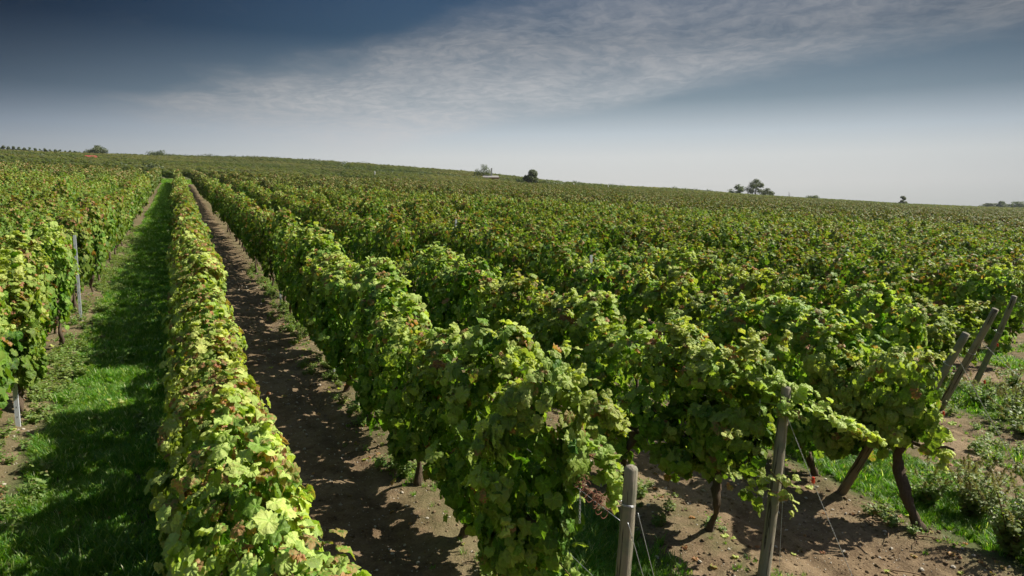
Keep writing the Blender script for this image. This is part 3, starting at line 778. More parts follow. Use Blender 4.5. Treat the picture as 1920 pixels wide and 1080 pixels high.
# rough grass on the hillside just beyond the end of the rows
scatter_grass(2.6, 4.35, 1.0, 11, 380, 1.15, gr, lane(2.8, 4.05, .3), .22)
scatter_grass(7.2, 9.3, 1.0, 12, 360, 1.15, gr, lane(7.45, 9.0, .3), .22)
scatter_grass(12.0, 14.1, 6.2, 16, 160, 1.2, gr, lane(12.3, 13.9, .3), .25)
scatter_grass(16.4, 18.6, 8, 18, 110, 1.3, gr, lane(16.7, 18.3, .3), .25)
scatter_grass(-6.6, -4.7, 12, 50, 40, 1.5, gr, lane(-6.4, -4.9, .3))
# thin green growth under the vines and on the headland
def under(x, y):
    m = np.zeros_like(x)
    for rx in ROWX[I0:I0 + 9]: m = np.maximum(m, np.exp(-((x - rx - .02) / .30) ** 2))
    return m * np.clip((vnoise(x, y, .7, 41) - .38) * 2.4, 0, 1) * .9
scatter_grass(-2.7, 15, 3.2, 24, 85, .72, gr, under)
def headm(x, y):
    edge = np.interp(x, [2, 4.77, 7.18, 9.5, 12, 14, 20, 30], [2.6, 3.4, 4.2, 5.4, 6.6, 7.6, 11, 17])
    return (y < edge) * np.clip((vnoise(x, y, .9, 43) - .50) * 2.6, 0, 1) * np.clip((x - 6.3) / 1.5, 0.0, 1)
scatter_grass(2.5, 26, .8, 15, 60, .9, gr, headm)
og = gn_scatter('grass', np.concatenate(pts), np.concatenate(ti), np.concatenate(tr_), np.concatenate(ts), tufts)
tag(og, 'lush green grass in the alternate lanes between vine rows', 'grass', kind='stuff'); print('tufts', sum(map(len, pts)))

# ------------------------------------------------------------------ small broad-leaved weeds as ground cover (stuff) and as single tall plants
def weed_arrays(seed, h, n_st, leaf, n_leaf, spread, kind='mid', brown=.05, yellow=.15):
    r = np.random.default_rng(seed); parts = []; a = Acc(); heads = []
    for s in range(n_st):
        az = r.uniform(0, 6.28); ln = h * r.uniform(.6, 1.05); out = spread * r.uniform(.3, 1.0)
        k = np.linspace(0, 1, 7); wob = r.normal(0, .05 * h)
        p = np.stack([math.cos(az) * out * k ** 1.3 + wob * np.sin(k * 5), math.sin(az) * out * k ** 1.3 + wob * np.cos(k * 4) - wob, ln * k], 1)
        a.tube(p, np.linspace(.0055, .0018, 7) * (1 + h), 5, cap=False)
        m = n_leaf; kk = r.uniform(.12, 1, m); P_ = np.stack([np.interp(kk, k, p[:, i]) for i in range(3)], 1)
        la = r.uniform(0, 6.28, m); tp = np.stack([np.cos(la), np.sin(la), r.normal(.15, .35, m)], 1)
        P_ += tp * .03 * (1 + h)
        nn = np.stack([r.normal(0, .4, m), r.normal(0, .4, m), np.ones(m)], 1)
        arr = leaf_arrays(kind, P_, nn, tp, leaf * (1.1 - .5 * kk) * r.uniform(.6, 1.15, m), np.stack([r.uniform(.1, 1, m), np.where(r.random(m) < brown, .9, r.uniform(0, .3, m)), np.clip(r.normal(yellow, .15, m), 0, 1)], 1), r, .6)
        V = arr[0]; parts.append((V, arr[1], arr[2], arr[3])); heads.append(p)
    return merge(parts), a, heads
low_weeds = []
for i in range(5):
    arr, a, _h = weed_arrays(200 + i, .10 + .02 * i, 7, .026, 10, .09)
    low_weeds.append(tmpl('small_weed', canopy_mesh('small_weed', arr, M_WEED)))
wp = []
def scatter_low(x0, x1, y0, y1, dens, f):
    n = int((x1 - x0) * (y1 - y0) * dens); x = gr.uniform(x0, x1, n); y = gr.uniform(y0, y1, n); k = gr.random(n) < f(x, y)
    wp.append(np.stack([x[k], y[k], gzn(x[k], y[k])], 1))
def ulow(x, y):
    m = np.zeros_like(x)
    for rx in ROWX[I0:I0 + 8]: m = np.maximum(m, np.exp(-((x - rx + .05) / .30) ** 2))
    return m * np.clip((vnoise(x, y, .6, 51) - .36) * 3, 0, 1) * np.where(x > 3.6, .22, 1.0)
scatter_low(-2.6, 15, 3, 26, 60, ulow)
scatter_low(6.4, 18, 1.5, 11, 24, lambda x, y: headm(x, y) * 1.0)
scatter_low(-2.15, -1.45, 7, 40, 38, lambda x, y: np.clip((vnoise(x, y, .8, 57) - .35) * 2.4, 0, 1))
scatter_low(-1.8, 0, 5, 20, 3, lambda x, y: np.ones_like(x) * .5)
wp = np.concatenate(wp)
ow = gn_scatter('ground_weeds', wp, gr.integers(0, 5, len(wp)), gr.uniform(0, 6.28, len(wp)), gr.uniform(.6, 1.5, len(wp)), low_weeds)
tag(ow, 'low leafy weeds scattered under the vines and over the headland', 'weeds', kind='stuff')

# ------------------------------------------------------------------ stones and crumbs
def stone_t(seed):
    r = np.random.default_rng(seed); t = (1 + 5 ** .5) / 2
    V = norm(np.array([(-1, t, 0), (1, t, 0), (-1, -t, 0), (1, -t, 0), (0, -1, t), (0, 1, t), (0, -1, -t), (0, 1, -t), (t, 0, -1), (t, 0, 1), (-t, 0, -1), (-t, 0, 1)], float))
    F = np.array([(0, 11, 5), (0, 5, 1), (0, 1, 7), (0, 7, 10), (0, 10, 11), (1, 5, 9), (5, 11, 4), (11, 10, 2), (10, 7, 6), (7, 1, 8), (3, 9, 4), (3, 4, 2), (3, 2, 6), (3, 6, 8), (3, 8, 9), (4, 9, 5), (2, 4, 11), (6, 2, 10), (8, 6, 7), (9, 8, 1)])
    V = V * r.uniform(.75, 1.2, (12, 1)) * np.array([1, r.uniform(.6, .9), r.uniform(.45, .65)])
    return V, F
stones = [tmpl('pebble', mesh_np('pebble', stone_t(i)[0], stone_t(i)[1], None, False, [M_STONE])) for i in range(4)]
stones += [tmpl('clod', mesh_np('clod', stone_t(i + 9)[0], stone_t(i + 9)[1], {'moss': np.zeros(12)}, True, [M_EARTH])) for i in range(4)]
sp = []; si = []; ss = []
def scatter_st(x0, x1, y0, y1, dens, rock, smin, smax):
    n = int((x1 - x0) * (y1 - y0) * dens); x = gr.uniform(x0, x1, n); y = gr.uniform(y0, y1, n)
    s = smin + (smax - smin) * gr.random(n) ** 4
    sp.append(np.stack([x, y, gzn(x, y) + s * .15], 1)); si.append(np.where(gr.random(n) < rock, gr.integers(0, 4, n), 4 + gr.integers(0, 4, n))); ss.append(s)
scatter_st(.3, 2.7, 4, 14, 150, .28, .006, .030)
scatter_st(.3, 2.7, 14, 40, 40, .4, .010, .04)
scatter_st(4.0, 7.3, 3.0, 9, 190, .14, .006, .034)
scatter_st(2.3, 4.5, 2.5, 6, 60, .2, .006, .03)
scatter_st(7, 20, 2, 10, 60, .2, .008, .035)
scatter_st(-2.8, -1.6, 7, 25, 80, .4, .008, .030)
op = gn_scatter('pebbles', np.concatenate(sp), np.concatenate(si), gr.uniform(0, 6.28, sum(map(len, sp))), np.concatenate(ss), stones, tilt=gr.normal(0, .3, (sum(map(len, sp)), 2)))
fl = []
for i in range(5):
    r = np.random.default_rng(700 + i); ar = leaf_arrays('near', np.zeros((1, 3)), np.array([[.1, .1, 1.0]]), np.array([[0, 1.0, 0]]), np.array([.055]), np.array([[.5, (.95, .9, .8, .97, .2)[i], (.1, .2, .3, .0, .8)[i]]]), r, 1.0)
    fl.append(tmpl('fallen_leaf', canopy_mesh('fallen_leaf', ar, M_LEAF)))
n = 1500; x = gr.uniform(-2.8, 9.5, n); y = 3 + gr.random(n) ** 1.6 * 20; kk = gr.random(n) < .25 + .75 * np.exp(-((np.min(np.abs(x[:, None] - np.array(ROWX[I0:I0 + 6])), axis=1)) / .45) ** 2); x, y = x[kk], y[kk]
ofl = gn_scatter('fallen_leaves', np.stack([x, y, gzn(x, y) + .012], 1), gr.integers(0, 5, len(x)), gr.uniform(0, 6.28, len(x)), gr.uniform(.5, 1.1, len(x)), fl, tilt=gr.normal(0, .25, (len(x), 2)))
tag(ofl, 'fallen brown and yellow vine leaves on the earth', 'leaves', kind='stuff')
tag(op, 'pale chalk pebbles and clods lying on the tilled earth', 'pebbles', kind='stuff')

# ------------------------------------------------------------------ tall weeds, one object each
GW = 'tall weeds on the headland at the right'
def tall_weed(x, y, h, seed, label, seedy=True, leaf=.036, n_st=9, n_leaf=22, spread=.28, group=GW, name='tall_weed', yellow=.18, kind='mid'):
    arr, a, heads = weed_arrays(seed, h, n_st, leaf, n_leaf, spread, kind, .07, yellow)
    root = empty(name, (x, y, GN_(x, y) - .01)); tag(root, label, 'weed', group)
    link(bpy.data.objects.new('leaves', canopy_mesh('leaves', arr, M_WEED)), root)
    a.obj('stem', M_CANE, root)
    if seedy:
        r = np.random.default_rng(seed + 7); parts = []
        for p in heads:
            n = 110; k = r.random(n); P_ = p[-1] + (p[-1] - p[-2]) * k[:, None] * 1.1 + r.normal(0, .012, (n, 3)) * (1.2 - k[:, None])
            parts.append(leaf_arrays('far', P_, r.normal(0, 1, (n, 3)), r.normal(0, 1, (n, 3)), np.full(n, .0085), np.stack([r.random(n), r.uniform(0, .4, n), r.uniform(0, .5, n)], 1), r))
        link(bpy.data.objects.new('seed_head', canopy_mesh('seed_head', merge(parts), M_SEED)), root)
    return root
wl = [(7.55, 3.75, .62, 'bushy tall weed right beside the dark leaning vine trunk'), (7.95, 3.55, .70, 'tall weed with brown seed spikes just right of the leaning trunk'),
      (8.35, 3.75, .66, 'second seeding weed to the right of the leaning trunk'), (8.75, 4.0, .55, 'third seeding weed to the right of the leaning trunk'),
      (7.75, 3.15, .55, 'lowest weed near the bottom right corner'), (8.25, 3.2, .62, 'weed in the bottom right corner of the picture'),
      (8.15, 4.45, .60, 'weed standing behind the seeding ones by the leaning trunk'), (8.75, 4.75, .42, 'small weed at the edge of the sunlit dirt beside the end wire'),
      (9.15, 3.6, .60, 'rightmost weed of the bottom right clump'), (8.8, 3.2, .6, 'weed cut by the right edge near the bottom'),
      (8.0, 4.9, .40, 'short weed between the brown brace post and the sunlit dirt'),
      (7.45, 3.35, .5, 'leafy weed in front of the dark leaning trunk, left end of the clump'), (8.55, 3.5, .66, 'tall weed in the middle of the bottom right clump'), (9.3, 4.2, .5, 'weed at the right edge above the bottom right clump')]
for i, (x, y, h, l) in enumerate(wl): tall_weed(x, y, h * 1.12, 300 + i, l, n_st=15, n_leaf=46, spread=.36, leaf=.046, yellow=.25)
hl = [(12.5, 6.3, .45), (13.1, 6.6, .55), (13.7, 6.5, .50), (14.4, 6.7, .45), (13.0, 5.9, .40), (14.2, 6.0, .48), (15.2, 6.9, .5), (12.0, 5.9, .32), (15.4, 6.0, .4), (16.2, 7.6, .5), (12.9, 7.1, .5), (14.9, 7.6, .45)]
hn = ['at the foot of the thicker dark leaning post', 'just right of the thicker dark leaning post', 'below the rightmost leaning post', 'right of the foot of the rightmost leaning post',
      'at the front of the weedy strip, left half', 'at the front of the weedy strip, right half', 'by the right edge of the weedy strip', 'at the left tip of the weedy strip', 'cut by the right edge, front of the weedy strip',
      'furthest right behind the weedy strip', 'between the two rightmost leaning posts', 'behind and right of the rightmost leaning post']
for i, ((x, y, h), n_) in enumerate(zip(hl, hn)): tall_weed(x, y, h, 340 + i, 'weed ' + n_, leaf=.048, n_st=14, n_leaf=30, spread=.42, group='weeds below the leaning end posts')
tall_weed(2.50, 5.35, .30, 371, 'pale green leafy weed at the foot of the end vine by dirt lane', False, .030, 14, 30, .26, None, 'low_weed', .5)
tall_weed(2.12, 10.3, .22, 372, 'small weed beside the gnarled stump by the dirt lane', False, .026, 8, 18, .2, None, 'low_weed', .3)
tall_weed(-.95, 11.0, .13, 373, 'pale dandelion rosette in the sunlit patch of the grass strip', False, .07, 6, 8, .16, None, 'rosette_weed', .9)

# ------------------------------------------------------------------ posts
def wood_post(base, top, rad, mat_, label, seed, group='wooden end posts of the vine rows', flat_top=False, buried=.12):
    b = Vector(base); t = Vector(top); d = (t - b); L = d.length; q_ = d.to_track_quat('Z', 'Y')
    k = np.linspace(0, 1, 16); r = np.random.default_rng(seed); a = Acc()
    zz = -buried + (L + buried) * k
    rd = rad * (1.10 - .20 * k) * (1 + .02 * np.sin(k * 9 + seed)); pts = np.stack([.008 * np.sin(k * 4 + seed), .008 * np.cos(k * 5 + seed) - .008, zz], 1)
    if not flat_top: pts = np.vstack([pts, pts[-1] + [0, 0, .018], pts[-1] + [0, 0, .028]]); rd = np.concatenate([rd, [rad * .72, rad * .38]])
    a.tube(pts, rd, 18, .022, seed=seed)
    root = bpy.data.objects.new('wooden_post', a.mesh('wooden_post', mat_)); root.location = b; root.rotation_euler = q_.to_euler(); link(root)
    tag(root, label, 'post', group)
    return root, L
def ring(parent, z, rad, mat_, name='wire_loop', turns=2, wr=.0022, tilt=.1):
    th = np.linspace(0, 2 * np.pi * turns, 24 * turns); a = Acc()
    a.tube(np.stack([np.cos(th) * rad, np.sin(th) * rad, z + th * .0011 + tilt * rad * np.sin(th)], 1), wr, 5)
    return a.obj(name, mat_, parent)
def P3(x, y, h): return (x, y, GN_(x, y) + h)
p3, L3 = wood_post(P3(2.38, 3.42, 0), P3(2.56, 3.50, 1.72), .050, M_POST, 'weathered grey round post with a wire loop, at bottom centre', 1)
ring(p3, 1.50, .053, M_WIRE)
p4, L4 = wood_post(P3(4.77, 4.40, 0), P3(5.08, 4.52, 1.79), .052, M_POST, 'greenish cracked post standing free with orange clipped wire', 2)
ring(p4, 1.62, .054, M_WIRE); ring(p4, .82, .059, M_RUST, turns=1)
p5, L5 = wood_post(P3(7.14, 5.45, 0), P3(7.56, 4.80, 1.86), .052, M_POSTB, 'brown post leaning right, its foot in the grass, top out of leaves', 3, flat_top=True)
p6, L6 = wood_post(P3(9.30, 6.15, 0), P3(9.50, 5.50, 1.86), .052, M_POST, 'short looking leaning post whose flat top pokes out of leaves', 4, flat_top=True)
ring(p6, 1.45, .060, M_WIRE)
p7, L7 = wood_post(P3(11.90, 7.20, 0), P3(11.98, 6.50, 1.88), .056, M_POST, 'thick dark post leaning right above the weeds', 5, flat_top=True)
p8, L8 = wood_post(P3(14.20, 7.95, 0), P3(14.15, 7.35, 1.90), .050, M_POST, 'thinner dark post leaning right with red tag, rightmost', 6, flat_top=True)
ring(p7, 1.15, .070, M_WIRE); ring(p8, 1.2, .062, M_WIRE)
def clip(parent_or_loc, loc, label, group='red clips on the end wires'):
    a = Acc(); 
    for s in (0, 1):
        a.box((-.030, -.006, -.012 + s * .016), (.030, .006, -.002 + s * .016), Matrix.Rotation(.5 + s * .5, 4, 'Y'))
    a.box((-.008, -.012, -.030), (.008, .012, .030))
    o = a.obj('wire_tensioner', M_RED, None, False, loc); tag(o, label, 'clip', group); return o
# stay wires from the post heads to the ground anchors
def wire(name, p, q_, rad, label, group='stay wires of the end posts', sag=.02, twist=True, cat='wire'):
    p, q_ = np.array(p), np.array(q_); k = np.linspace(0, 1, 40); c = p + (q_ - p) * k[:, None]; c[:, 2] -= sag * np.sin(np.pi * k)
    a = Acc()
    if twist:
        d = norm((q_ - p)[None])[0]; u1 = norm(np.cross(d, [0, 1, .3])[None])[0]; u2 = np.cross(d, u1)
        kk = np.linspace(0, 1, 260); cc = p + (q_ - p) * kk[:, None]; cc[:, 2] -= sag * np.sin(np.pi * kk)
        for ph in (0, math.pi):
            th = kk * np.linalg.norm(q_ - p) * 60 + ph
            a.tube(cc + (np.cos(th)[:, None] * u1 + np.sin(th)[:, None] * u2) * rad * .9, rad * .75, 4)
    else: a.tube(c, rad, 5)
    o = a.obj(name, M_WIRE); tag(o, label, cat, group); return o
def on(a_, b_, k): return tuple(np.array(a_) + (np.array(b_) - np.array(a_)) * k)
w4a, w4b = P3(5.03, 4.47, 1.58), P3(5.52, 3.95, .0)
wire('stay_wire', w4a, w4b, .0030, 'bright twisted wire from the greenish post down to the dirt')
clip(None, on(w4a, w4b, .38), 'red orange tensioner on the wire beside the greenish post')
wire('stay_wire', P3(5.02, 4.44, 1.55), P3(4.86, 4.30, .05), .0018, 'thin wire hanging close along the greenish post', twist=False)
wire('stay_wire', P3(2.60, 3.46, 1.44), P3(2.86, 3.10, .0), .0020, 'right wire of the pair below the bottom centre post', twist=False)
wire('stay_wire', P3(2.50, 3.43, 1.40), P3(2.80, 3.06, .0), .0020, 'left wire of the pair crossing the bottom centre post', twist=False)
w6a, w6b = P3(9.48, 5.55, 1.50), P3(10.36, 5.10, .0)
wire('stay_wire', w6a, w6b, .0040, 'long twisted wire running down from the leaning posts to the dirt')
wire('stay_wire', P3(11.95, 6.62, 1.30), P3(12.35, 6.2, .8), .003, 'short wire from the thick dark leaning post')
clip(None, P3(12.1, 6.62, .62), 'red clip low beside the thick dark leaning post')
clip(None, P3(14.12, 7.55, .92), 'red clip tied on the rightmost leaning post')
clip(None, P3(10.0, 6.0, .55), 'red clip among the leaves left of the thick leaning post')
# trellis wires that show at the ends of the nearest rows
for (rx, y0, y1, hh, n_) in [(2.38, 3.48, 9, .86, 'lower trellis wire reaching the bottom centre post'), (4.77, 4.45, 9, .90, 'lower trellis wire reaching the greenish post'),
                            (4.77, 4.48, 9, 1.45, 'upper trellis wire reaching the greenish post'), (2.42, 3.5, 9, 1.35, 'upper trellis wire reaching the bottom centre post')]:
    xo = .12 if hh > 1 else .09
    wire('trellis_wire', P3(rx + xo * (1 if rx > 4 else .8), y0, hh), P3(rx, y1, hh), .0016, n_, 'trellis wires of the vine rows', twist=False)
# tangle of tie-offs and a hanging chain end by the bottom centre post
a = Acc(); r = np.random.default_rng(4)
for i in range(16):
    th = np.linspace(0, r.uniform(4, 12), 26); rr_ = r.uniform(.012, .04)
    c0 = np.array(P3(2.44, 3.55 + r.uniform(0, .36), 1.42 + r.normal(0, .04)))
    a.tube(c0 + np.stack([np.cos(th) * rr_, th * .010 - .05, np.sin(th) * rr_], 1), .0022, 4)
o = a.obj('wire_tangle', M_RUST); tag(o, 'rusty tangle of wire ends left of the bottom centre post', 'wire')
def chain(x, y, h, n, label):
    a = Acc(); z0 = GN_(x, y) + h
    for i in range(n):
        th = np.linspace(0, 2 * np.pi, 13); lx, lz = .007, .013
        c_ = np.stack([np.cos(th) * lx * (i % 2), np.cos(th) * lx * (1 - i % 2), np.sin(th) * lz], 1) + [x, y, z0 - i * .021]
        a.tube(c_, .0022, 4, cap=False)
    o = a.obj('hanging_chain', M_WIRE); tag(o, label, 'chain', 'short chain ends hanging from the trellis wires')
chain(2.46, 3.95, 1.40, 12, 'short chain end hanging beside the bottom centre post')
chain(4.86, 4.62, 1.62, 8, 'short chain end hanging left of the greenish post head')
# galvanised steel intermediate posts: a folded channel with hooks punched down one flange
steel = None
def steel_post(x, y, h, label, rz=0.0):
    global steel
    if steel is None:
        steel = bpy.data.objects.new('steel_post', None); a = Acc(); w_, t_ = .026, .0025
        a.box((-w_, -.018, -.1), (-w_ + t_, .018, 1)); a.box((w_ - t_, -.018, -.1), (w_, .018, 1)); a.box((-w_ + t_, -.018, -.1), (w_ - t_, -.018 + t_, 1))
        b = Acc()
        for i in range(8): b.box((-.003, -.0192, .10 + i * .11), (.003, -.0180, .118 + i * .11))
        ch = bpy.data.objects.new('channel', a.mesh('channel', M_STEEL, False)); ch.parent = steel
        hk = bpy.data.objects.new('wire_slot', b.mesh('wire_slot', M_SLOT, False)); hk.parent = steel
    return place_copy(steel, (x, y, GN_(x, y)), rz, (1, 1, h), label, 'post', 'galvanised steel posts in the rows')
steel_post(-1.99, 17.1, 1.84, 'full height pale steel post in the gap of the left row')
steel_post(-2.03, 10.66, 1.2, 'steel post foot showing below the leaves at the left edge')
steel_post(2.30, 11.68, 1.7, 'steel post foot beside the vine trunks on the dirt lane, nearer one')
steel_post(2.28, 18.32, 1.7, 'steel post foot along the dirt lane, farther one')
steel_post(-4.45, 17.4, 1.75, 'grey post top in the second row from the grass strip')
steel_post(7.22, 11.3, 2.20, 'thin steel post top rising from leaves right of centre')
steel_post(7.25, 18.6, 2.28, 'thin steel post top rising from leaves in mid field')
for ch in list(steel.children): bpy.data.objects.remove(ch)
bpy.data.objects.remove(steel)

# ------------------------------------------------------------------ stump and fallen twigs
a = Acc(); k = np.linspace(0, 1, 10)
a.tube(np.stack([.04 * np.sin(k * 6), .05 * np.sin(k * 4), k * .62 - .04], 1), .042 + .012 * np.sin(k * 11) + .014 * k, 10, .16, seed=3, twist=.2)
a.tube(np.stack([.03 + .10 * k, .02 - .04 * k, .5 + .10 * k], 1), .03 - .010 * k, 8, .15, seed=5)
o = a.obj('old_vine_stump', M_BARK, None, True, P3(2.30, 9.35, 0)); tag(o, 'gnarled grey dead vine stump at the edge of the dirt lane', 'stump')
def twig(x, y, seed, label, n=3, ln=.45):
    r = np.random.default_rng(seed); a = Acc()
    for i in range(n):
        a0 = r.uniform(-2.6, -1.2) + i * 1.1; k = np.linspace(0, 1, 8)
        c_ = np.stack([np.cos(a0 + .5 * np.sin(k * 3)) * ln * k * r.uniform(.5, 1), np.sin(a0 + .4 * np.cos(k * 4)) * ln * k * .7, .014 + .03 * np.sin(k * np.pi) * r.random()], 1)
        a.tube(c_, .009 - .005 * k, 6, .15, seed=i)
    o = a.obj('fallen_twig', M_TWIG, None, True, P3(x, y, .01)); tag(o, label, 'twig', 'dry vine cuttings on the dirt')
twig(6.75, 4.75, 1, 'forked pale dry cutting lying on the dirt left of the weeds', 4, .5)
twig(6.15, 4.1, 2, 'thin twig lying low on the dirt near the bottom edge', 2, .5)
twig(6.95, 4.35, 3, 'crooked twig nearest the dark leaning vine trunk', 3, .4)
twig(1.5, 8.2, 4, 'small twig lying in the shade on the dirt lane', 2, .22)
# fallen red and orange leaves
# ------------------------------------------------------------------ distant trees
def tree(x, y, h, wd, seed, label, group=None, dens=1.0, base=.25, leaf=None, name='tree', cat='tree', lobes=9, trunk=True, airy=.0, lean=0.0):
    r = np.random.default_rng(seed); root = empty(name, (x, y, G(x, y) - .1)); tag(root, label, cat, group)
    leaf = leaf or max(.09, h * .035); a = Acc(); ends = []
    n_l = lobes
    k = np.linspace(0, 1, 8); th = h * .80
    mainp = np.stack([lean * h * k + .03 * h * np.sin(k * 4 + seed), .03 * h * np.cos(k * 3 + seed), th * k], 1)
    tr = max(.05, h * .032)
    a.tube(mainp, tr * (1.15 - .85 * k), 8, .08, seed=seed)
    for i in range(n_l):
        q_ = r.uniform(base + .02, .95); az = i * 2.4 + r.normal(0, .3); s = mainp[0] * 0 + np.array([np.interp(q_ * .8, k, mainp[:, j]) for j in range(3)])
        rr_ = wd * .5 * math.sin(math.pi * min(1, .22 + .72 * (q_ - base) / (1 - base) )) * r.uniform(.65, 1.05)
        e = np.array([s[0] + math.cos(az) * rr_, s[1] + math.sin(az) * rr_, s[2] + h * .20 * r.uniform(.4, 1.1)])
        a.tube(np.array([s, (s + e) / 2 + [0, 0, h * .02], e]), [tr * .4, tr * .25, tr * .1], 5)
        ends.append(e)
    ends.append(np.array([mainp[-1][0], mainp[-1][1], h * .88]))
    parts = []; R0 = wd * .27
    for e in ends:
        n = int(150 * dens); v = norm(r.normal(size=(n, 3))) * (r.random((n, 1)) ** .45) * R0 * r.uniform(.7, 1.15) * np.array([1, 1, .78])
        P_ = e + v; P_[:, 2] = np.clip(P_[:, 2], h * base * .6, h * 1.0)
        parts.append(leaf_arrays('far', P_, norm(v) + r.normal(0, .6, (n, 3)) + [0, 0, .3], r.normal(0, 1, (n, 3)), leaf * r.uniform(.6, 1.2, n), np.stack([r.random(n), r.uniform(0, .4, n), r.uniform(0, .4, n)], 1), r))
    if trunk: a.obj('trunk', M_TBARK, root)
    link(bpy.data.objects.new('crown', canopy_mesh('crown', merge(parts), M_TREE)), root)
    return root
def bush(x, y, h, wd, seed, label, group=None, dens=1.0, name='bush', cat='bush'):
    r = np.random.default_rng(seed); root = empty(name, (x, y, G(x, y) - .15)); tag(root, label, cat, group); parts = []; a = Acc()
    for i in range(7):
        c0 = np.array([(i / 6 - .5) * wd * .75, r.normal(0, wd * .12), h * (.36 + .2 * r.random())]); R0 = h * r.uniform(.30, .46)
        n = int(130 * dens); v = norm(r.normal(size=(n, 3))) * (r.random((n, 1)) ** .4) * R0 * np.array([1.2, 1.2, 1])
        P_ = c0 + v; P_[:, 2] = np.maximum(P_[:, 2], .05)
        parts.append(leaf_arrays('far', P_, norm(v) + r.normal(0, .6, (n, 3)), r.normal(0, 1, (n, 3)), max(.09, h * .055) * r.uniform(.6, 1.2, n), np.stack([r.random(n), r.uniform(0, .4, n), r.uniform(0, .4, n)], 1), r))
        a.tube(np.array([[c0[0] * .4, 0, 0], c0]), [.05, .02], 5)
    a.obj('stem', M_TBARK, root)
    o = link(bpy.data.objects.new('foliage', canopy_mesh('foliage', merge(parts), M_TREE)), root); root.rotation_euler.z = -YAW
    return root
def at_az(azd, r_): return r_ * math.sin(R(azd)), r_ * math.cos(R(azd))
GT = 'row of small round trees on the left skyline'
for i in range(18):
    azd = -10.55 + i * .288; x, y = at_az(azd, 448)
    h = 4.3 - .10 * i + .25 * math.sin(i * 2.3)
    ordn = ORD[i] if i < 18 else ''
    tree(x, y, h, 2.3, 500 + i, '%s small tree from the left in the skyline row' % ordn, GT, dens=.5, base=.28, lobes=6, leaf=.30)
x, y = at_az(-4.86, 440); tree(x, y, 6.2, 8.8, 520, 'broad dark tree on the left skyline beside the small tree row', dens=1.1, base=.12, lobes=11, leaf=.34)
x, y = at_az(-3.6, 438); bush(x, y, 3.0, 13, 521, 'long low scrub right of the broad skyline tree', dens=1.6)
x, y = at_az(-2.6, 440); bush(x, y, 2.2, 9, 527, 'lower end of the scrub trailing right of the skyline tree', dens=1.4)
x, y = at_az(-1.17, 436); bush(x, y, 5.0, 9, 522, 'rounded grey green bush on the skyline above the grass strip', dens=1.6)
x, y = at_az(-.3, 436); bush(x, y, 3.2, 5, 528, 'brownish small bush right of the rounded skyline bush', dens=1.2)
x, y = at_az(-6.33, 300); bush(x, y, 2.6, 8, 523, 'dark low bush just left of the red roofed shed', dens=1.6)
x, y = at_az(3.55, 165); bush(x, y, 2.6, 6.2, 524, 'yellow green bush beyond the end of the dirt lane', dens=1.8)
x, y = at_az(23.63, 340); tree(x, y, 7.6, 8.0, 525, 'airy tree with a split crown left of the white chimney', dens=.85, base=.2, lobes=9, leaf=.26)
x, y = at_az(27.65, 318); tree(x, y, 7.2, 6.2, 526, 'dense dark round tree right of the low building', dens=2.2, base=.05, lobes=14, leaf=.30)
x, y = at_az(25.4, 312); bush(x, y, 3.0, 7, 529, 'dark bush against the right end of the low building', dens=1.8)
x, y = at_az(26.6, 330); bush(x, y, 3.4, 6, 530, 'low dark bush between the building and the dense round tree', dens=1.6)
x, y = at_az(44.11, 436); tree(x, y, 7.4, 8.2, 531, 'smaller loose tree, left one of the skyline trio', dens=1.1, base=.10, lobes=11, leaf=.30)
x, y = at_az(45.45, 438); tree(x, y, 11.6, 9.6, 532, 'tallest feathery tree, middle one of the skyline trio', dens=1.2, base=.10, lobes=14, leaf=.32)
x, y = at_az(46.3, 436); tree(x, y, 6.2, 7.0, 533, 'low spreading tree, right one of the skyline trio', dens=1.1, base=.08, lobes=9, leaf=.30)
x, y = at_az(49.59, 436); bush(x, y, 4.6, 5.6, 534, 'compact dark bush on the skyline between trio and lone tree', dens=1.5)
x, y = at_az(51.9, 440); bush(x, y, 1.9, 9, 535, 'flat low hedge on the skyline right of the compact bush', dens=1.2)
x, y = at_az(55.55, 436); tree(x, y, 6.2, 4.6, 536, 'lone small tree on the right hand skyline', dens=1.2, base=.15, lobes=8, leaf=.30)
for i, (azd, h, wd, l) in enumerate([(60.7, 14, 17, 'left tree of the distant blue green wood at the right edge'), (61.4, 16.5, 17, 'rounded middle tree of the distant wood at the right edge'), (62.35, 16, 22, 'tree of the distant wood cut by the right edge')]):
    x, y = at_az(azd, 860); tree(x, y, h, wd, 540 + i, l, 'distant wood at the right edge', dens=2.4, base=.05, lobes=14, leaf=.7)
# bare sapling
x, y = at_az(47.89, 432); root = empty('bare_sapling', (x, y, G(x, y) - .1)); tag(root, 'thin bare pale sapling on the skyline right of the trio', 'tree')
a = Acc(); k = np.linspace(0, 1, 6); a.tube(np.stack([.2 * k, .1 * k, 4.6 * k], 1), .10 - .07 * k, 6); a.obj('trunk', M_TBARK, root)
r = np.random.default_rng(8)
for i in range(9):
    a = Acc(); z0 = r.uniform(1.6, 4.0); an = r.uniform(0, 6.28); a.tube(np.stack([.2 * z0 / 4.6 + np.cos(an) * .8 * k, np.sin(an) * .8 * k, z0 + 1.2 * k], 1), .05 - .03 * k, 5); a.obj('branch', M_TBARK, root)
